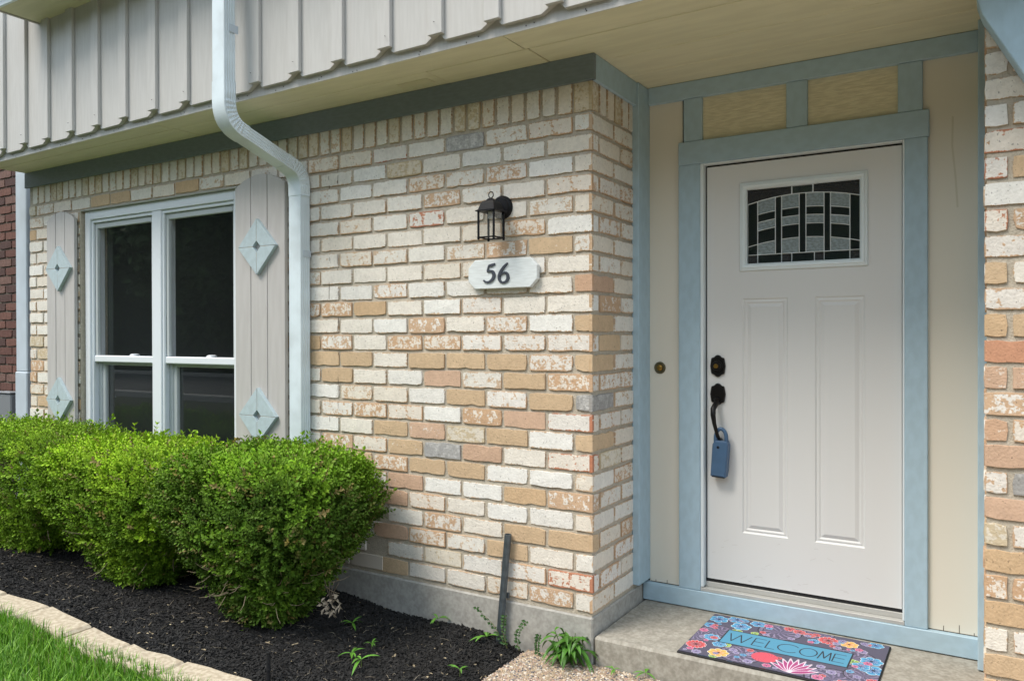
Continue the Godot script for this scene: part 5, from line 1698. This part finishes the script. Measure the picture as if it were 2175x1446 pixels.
func grass_and_mulch() -> void:
	# mulch shreds
	var chips := []
	for k in 4:
		var b := MB.new()
		var l := [0.030, 0.022, 0.040, 0.016][k] as float
		var w := [0.0045, 0.006, 0.003, 0.007][k] as float
		var bend := rf(-0.004, 0.004)
		var h := rf(0.0012, 0.0022)
		b.face([Vector3(-l / 2, h, -w / 3), Vector3(0, h + absf(bend), -w / 2), Vector3(0, h + absf(bend), w / 2), Vector3(-l / 2, h, w / 4)], Vector3.UP)
		b.face([Vector3(0, h + absf(bend), -w / 2), Vector3(l / 2, h, -w / 5), Vector3(l / 2, h, w / 3), Vector3(0, h + absf(bend), w / 2)], Vector3.UP)
		b.face([Vector3(-l / 2, h, w / 4), Vector3(0, h + absf(bend), w / 2), Vector3(0, -h, w / 2), Vector3(-l / 2, -h, w / 4)], Vector3(0, 0, 1))
		b.face([Vector3(0, h + absf(bend), w / 2), Vector3(l / 2, h, w / 3), Vector3(l / 2, -h, w / 3), Vector3(0, -h, w / 2)], Vector3(0, 0, 1))
		b.face([Vector3(-l / 2, h, -w / 3), Vector3(0, h + absf(bend), -w / 2), Vector3(0, -h, -w / 2), Vector3(-l / 2, -h, -w / 3)], Vector3(0, 0, -1))
		chips.append(b.mesh())
	for k in 4:
		var trs := []
		var cols := []
		for i in 15000:
			var x := rf(-4.9, -0.33)
			if x < -3.0 and R.randf() < 0.45: continue
			var z := rf(0.0, 0.90 + 0.07 * smoothstep(-2.7, -2.0, x))
			var s := rf(0.6, 1.35)
			var bs := Basis(Vector3.UP, rf(0, TAU)) * Basis(Vector3(0, 0, 1), rf(-0.5, 0.5)) * Basis(Vector3.RIGHT, rf(-0.6, 0.6))
			trs.append(Transform3D(bs.scaled(Vector3(s, s, s)), Vector3(x, mulch_height(x, z) + rf(0.0, 0.007), z)))
			var v := rf(0.005, 0.021)
			var c := Color(v * 1.05, v, v * 0.97)
			if R.randf() < 0.006: c = Color(0.42, 0.34, 0.22) * rf(0.5, 1.0)
			cols.append(c)
		var o := scatter(numbered("mulch_shreds"), chips[k], M.chip, self, trs, cols)
		meta(o, ["black wood mulch shreds covering the bed", "short flat black mulch shreds covering the bed", "long thin black mulch shreds covering the bed", "tiny black mulch crumbs covering the bed"][k], "mulch", "", "stuff")
	# pale straws lying on the mulch
	var st := MB.new()
	for i in 420:
		var x := rf(-4.2, -0.4); var z := rf(0.15, 0.9)
		var a := rf(0, TAU); var l := rf(0.01, 0.06)
		var p := Vector3(x, mulch_height(x, z) + 0.008, z)
		var d := Vector3(cos(a), rf(-0.1, 0.2), sin(a)) * l
		st.col = Color(0.40, 0.34, 0.25) * rf(0.35, 1.1)
		st.tube([p, p + d * 0.5 + Vector3(0, rf(0, 0.006), 0), p + d], [0.0008, 0.0009, 0.0005], 3)
	for i in 120:
		var x := rf(-4.4, -0.4); var z := rf(0.1, 0.92)
		var p := Vector3(x, mulch_height(x, z) + 0.009, z)
		var a := rf(0, TAU)
		add_leaf(st, p, Vector3(cos(a), rf(-0.2, 0.4), sin(a)).normalized(), Vector3.UP, rf(0.01, 0.022), rf(0.006, 0.012), Color(0.52, 0.43, 0.28) * rf(0.5, 1.2))
	var so := part(numbered("straw_litter"), st, M.chip, self)
	meta(so, "pale straw bits and dead leaves scattered over black mulch", "litter", "", "stuff")
	# lawn blades
	for k in 3:
		var b := MB.new()
		var w := [0.0062, 0.005, 0.0075][k] as float
		var n := 4
		var lean := [0.25, 0.5, 0.9][k] as float
		var pv := []
		for i in n + 1:
			var t := i / float(n)
			var hw := w * 0.5 * (1.0 - pow(t, 2.2)) + 0.0002
			var p := Vector3(0, t * (1.0 - 0.22 * lean * t), lean * t * t * 0.55) * 0.128
			pv.append([p - Vector3(hw, 0, 0) + Vector3(0, 0, hw * 0.5), p, p + Vector3(hw, 0, 0) + Vector3(0, 0, hw * 0.5)])
		for i in n:
			for q in 2: b.quad(pv[i][q], pv[i][q + 1], pv[i + 1][q + 1], pv[i + 1][q])
		var trs := []
		var cols := []
		for i in 17000:
			var x := rf(-4.4, -0.36); var z := rf(0.0, 1.0)
			var z0 := 0.80 + 0.175 * smoothstep(-4.9, -1.9, x) + 0.135
			z = z0 + pow(z, 1.5) * 1.5
			if x + z * 0.9 > 1.5: continue
			var s := rf(0.55, 1.15)
			if z < z0 + 0.06: s *= 1.05
			var bs := Basis(Vector3.UP, rf(0, TAU)) * Basis(Vector3.RIGHT, rf(-0.25, 0.3))
			trs.append(Transform3D(bs.scaled(Vector3(rf(0.8, 1.2), s, s)), Vector3(x, -0.045, z)))
			var c := Color(0.065, 0.20, 0.012).lerp(Color(0.22, 0.43, 0.032), R.randf()) * rf(0.7, 1.25)
			if R.randf() < 0.03: c = Color(0.3, 0.27, 0.12)
			cols.append(c)
		var o := scatter(numbered("grass"), b.mesh(), M.blade, self, trs, cols)
		meta(o, ["upright green lawn grass beside the stone edging", "leaning green lawn grass beside the stone edging", "broad arching lawn grass beside the stone edging"][k], "grass", "", "stuff")

# ------------------------------------------------------------------ what the panes mirror
func across_the_street() -> void:
	var b := MB.new()
	b.box(Vector3(-60, -0.3, 8.5), Vector3(60, -0.035, 15.5), 0.0)
	struct("road", b, M.asphalt, "grey street mirrored in the window", "road")
	b = MB.new()
	b.box(Vector3(-60, -0.3, 15.5), Vector3(60, 0.09, 15.75), 0.02)
	b.box(Vector3(-60, -0.3, 8.25), Vector3(60, 0.09, 8.5), 0.02)
	struct("kerb", b, M.concrete, "concrete kerb along the street", "kerb")
	var lb := MB.new()
	for i in 5:
		var a := rf(0, TAU)
		add_leaf(lb, Vector3(rf(-0.15, 0.15), rf(-0.15, 0.15), rf(-0.15, 0.15)), Vector3(cos(a), rf(-0.6, 0.6), sin(a)).normalized(), Vector3(rf(-1, 1), 1, rf(-1, 1)), 0.34, 0.22, Color(1, 1, 1))
	var lm := lb.mesh()
	var what := ["broad", "tall", "lower", "leaning", "round", "slender", "wide", "high", "stout", "bushy"]
	var where := ["far up the street", "before the bend of the street", "beyond the parked truck", "behind the parked truck", "past the front of the parked truck", "across from the hedge", "across from the window", "across from the lantern", "across from the front door", "across from the brick pier"]
	for k in 10:
		var q := [-47.0 + 6.6 * k, 19.0 + 1.5 * sin(k * 2.1), 9.6 + 1.3 * sin(k * 1.7)]
		var t := thing("oak_tree", Vector3(q[0], -0.05, q[1]), "%s dark leafy tree %s" % [what[k], where[k]], "tree", "trees across the street")
		b = MB.new()
		var h: float = q[2]
		b.tube([Vector3(q[0], -0.1, q[1]), Vector3(q[0] + 0.2, h * 0.25, q[1]), Vector3(q[0] - 0.1, h * 0.5, q[1] + 0.2), Vector3(q[0], h * 0.8, q[1])], [0.34, 0.26, 0.18, 0.06], 10)
		for i in 6:
			var a := i * 1.1
			b.tube([Vector3(q[0], h * 0.3 + i * 0.2, q[1]), Vector3(q[0] + cos(a) * 1.2, h * 0.45 + i * 0.25, q[1] + sin(a) * 1.2), Vector3(q[0] + cos(a) * 2.6, h * 0.6 + i * 0.25, q[1] + sin(a) * 2.4)], [0.12, 0.08, 0.03], 6)
		part("trunk", b, M.bark, t)
		var trs := []
		var cols := []
		for i in 3600:
			var d := Vector3(R.randfn(), R.randfn(), R.randfn()).normalized() * pow(R.randf(), 0.4)
			var lump := 0.8 + 0.25 * sin(d.x * 5.0 + k) * cos(d.z * 6.0)
			var p := Vector3(d.x * 5.0 * lump, h * 0.56 + d.y * h * 0.48 * lump, d.z * 3.8 * lump)
			if p.y < 0.8: continue
			var bs := Basis(Vector3(rf(-1, 1), rf(-1, 1), rf(-1, 1)).normalized(), rf(0, TAU))
			trs.append(Transform3D(bs.scaled(Vector3.ONE * rf(0.9, 1.6)), p))
			cols.append(Color(0.045, 0.085, 0.022) * rf(0.6, 1.5))
		scatter("crown", lm, M.tree_leaf, t, trs, cols)
	# woods further back that close the street view
	var wt := []
	var wc := []
	for i in 16000:
		var x := rf(-80, 60)
		var y := pow(R.randf(), 0.9) * (8.5 + 2.0 * sin(x * 0.5) + 1.2 * sin(x * 1.3))
		var bs := Basis(Vector3(rf(-1, 1), rf(-1, 1), rf(-1, 1)).normalized(), rf(0, TAU))
		wt.append(Transform3D(bs.scaled(Vector3.ONE * rf(2.0, 3.4)), Vector3(x, y, 27.0 + rf(0, 3.0))))
		wc.append(Color(0.04, 0.075, 0.022) * rf(0.6, 1.4))
	var wo := scatter("distant_woods", lm, M.tree_leaf, self, wt, wc)
	meta(wo, "dark belt of woods closing the view across the street", "woods", "", "stuff")
	# dark pick-up truck parked on the street
	var c := thing("parked_truck", Vector3(-8.6, -0.035, 12.3), "dark pickup truck parked on the street mirrored in the lower pane", "truck")
	b = MB.new()
	var P := PackedVector2Array([Vector2(-2.7, 0.45), Vector2(-2.1, 0.45), Vector2(-2.05, 0.75), Vector2(-1.75, 0.9), Vector2(-1.4, 0.9), Vector2(-1.1, 0.75), Vector2(-1.05, 0.45), Vector2(1.1, 0.45), Vector2(1.15, 0.75), Vector2(1.45, 0.9), Vector2(1.8, 0.9), Vector2(2.1, 0.75), Vector2(2.15, 0.45), Vector2(2.75, 0.5), Vector2(2.8, 1.0), Vector2(2.6, 1.15), Vector2(1.25, 1.22), Vector2(0.55, 1.85), Vector2(-0.9, 1.88), Vector2(-1.0, 1.25), Vector2(-2.75, 1.22)])
	b.xf = Transform3D(Basis(), Vector3(-8.6, -0.03, 12.3))
	b.prism(P, -0.9, 0.9, 0.06)
	part("body", b, M.car, c)
	for x in [-1.57, 1.63]:
		for z in [-0.8, 0.8]:
			b = MB.new()
			b.xf = Transform3D(Basis(Vector3.RIGHT, PI / 2), Vector3(-8.6 + x, 0.36, 12.3 + z))
			b.lathe([Vector2(0.24, -0.13), Vector2(0.38, -0.12), Vector2(0.395, -0.08), Vector2(0.395, 0.08), Vector2(0.38, 0.12), Vector2(0.24, 0.13)], 24)
			var wh := part("wheel", b, M.tyre, c)
			b = MB.new()
			b.xf = Transform3D(Basis(Vector3.RIGHT, PI / 2), Vector3(-8.6 + x, 0.36, 12.3 + z))
			b.lathe([Vector2(0.0001, -0.10), Vector2(0.23, -0.115), Vector2(0.235, 0.0), Vector2(0.23, 0.115), Vector2(0.0001, 0.10)], 16)
			part("rim", b, M.alu, wh)
	b = MB.new()
	b.xf = Transform3D(Basis(), Vector3(-8.6, -0.03, 12.3))
	b.prism(PackedVector2Array([Vector2(-0.8, 1.3), Vector2(1.0, 1.3), Vector2(0.5, 1.78), Vector2(-0.75, 1.8)]), -0.93, -0.9005)
	part("side_window", b, M.glass, c)
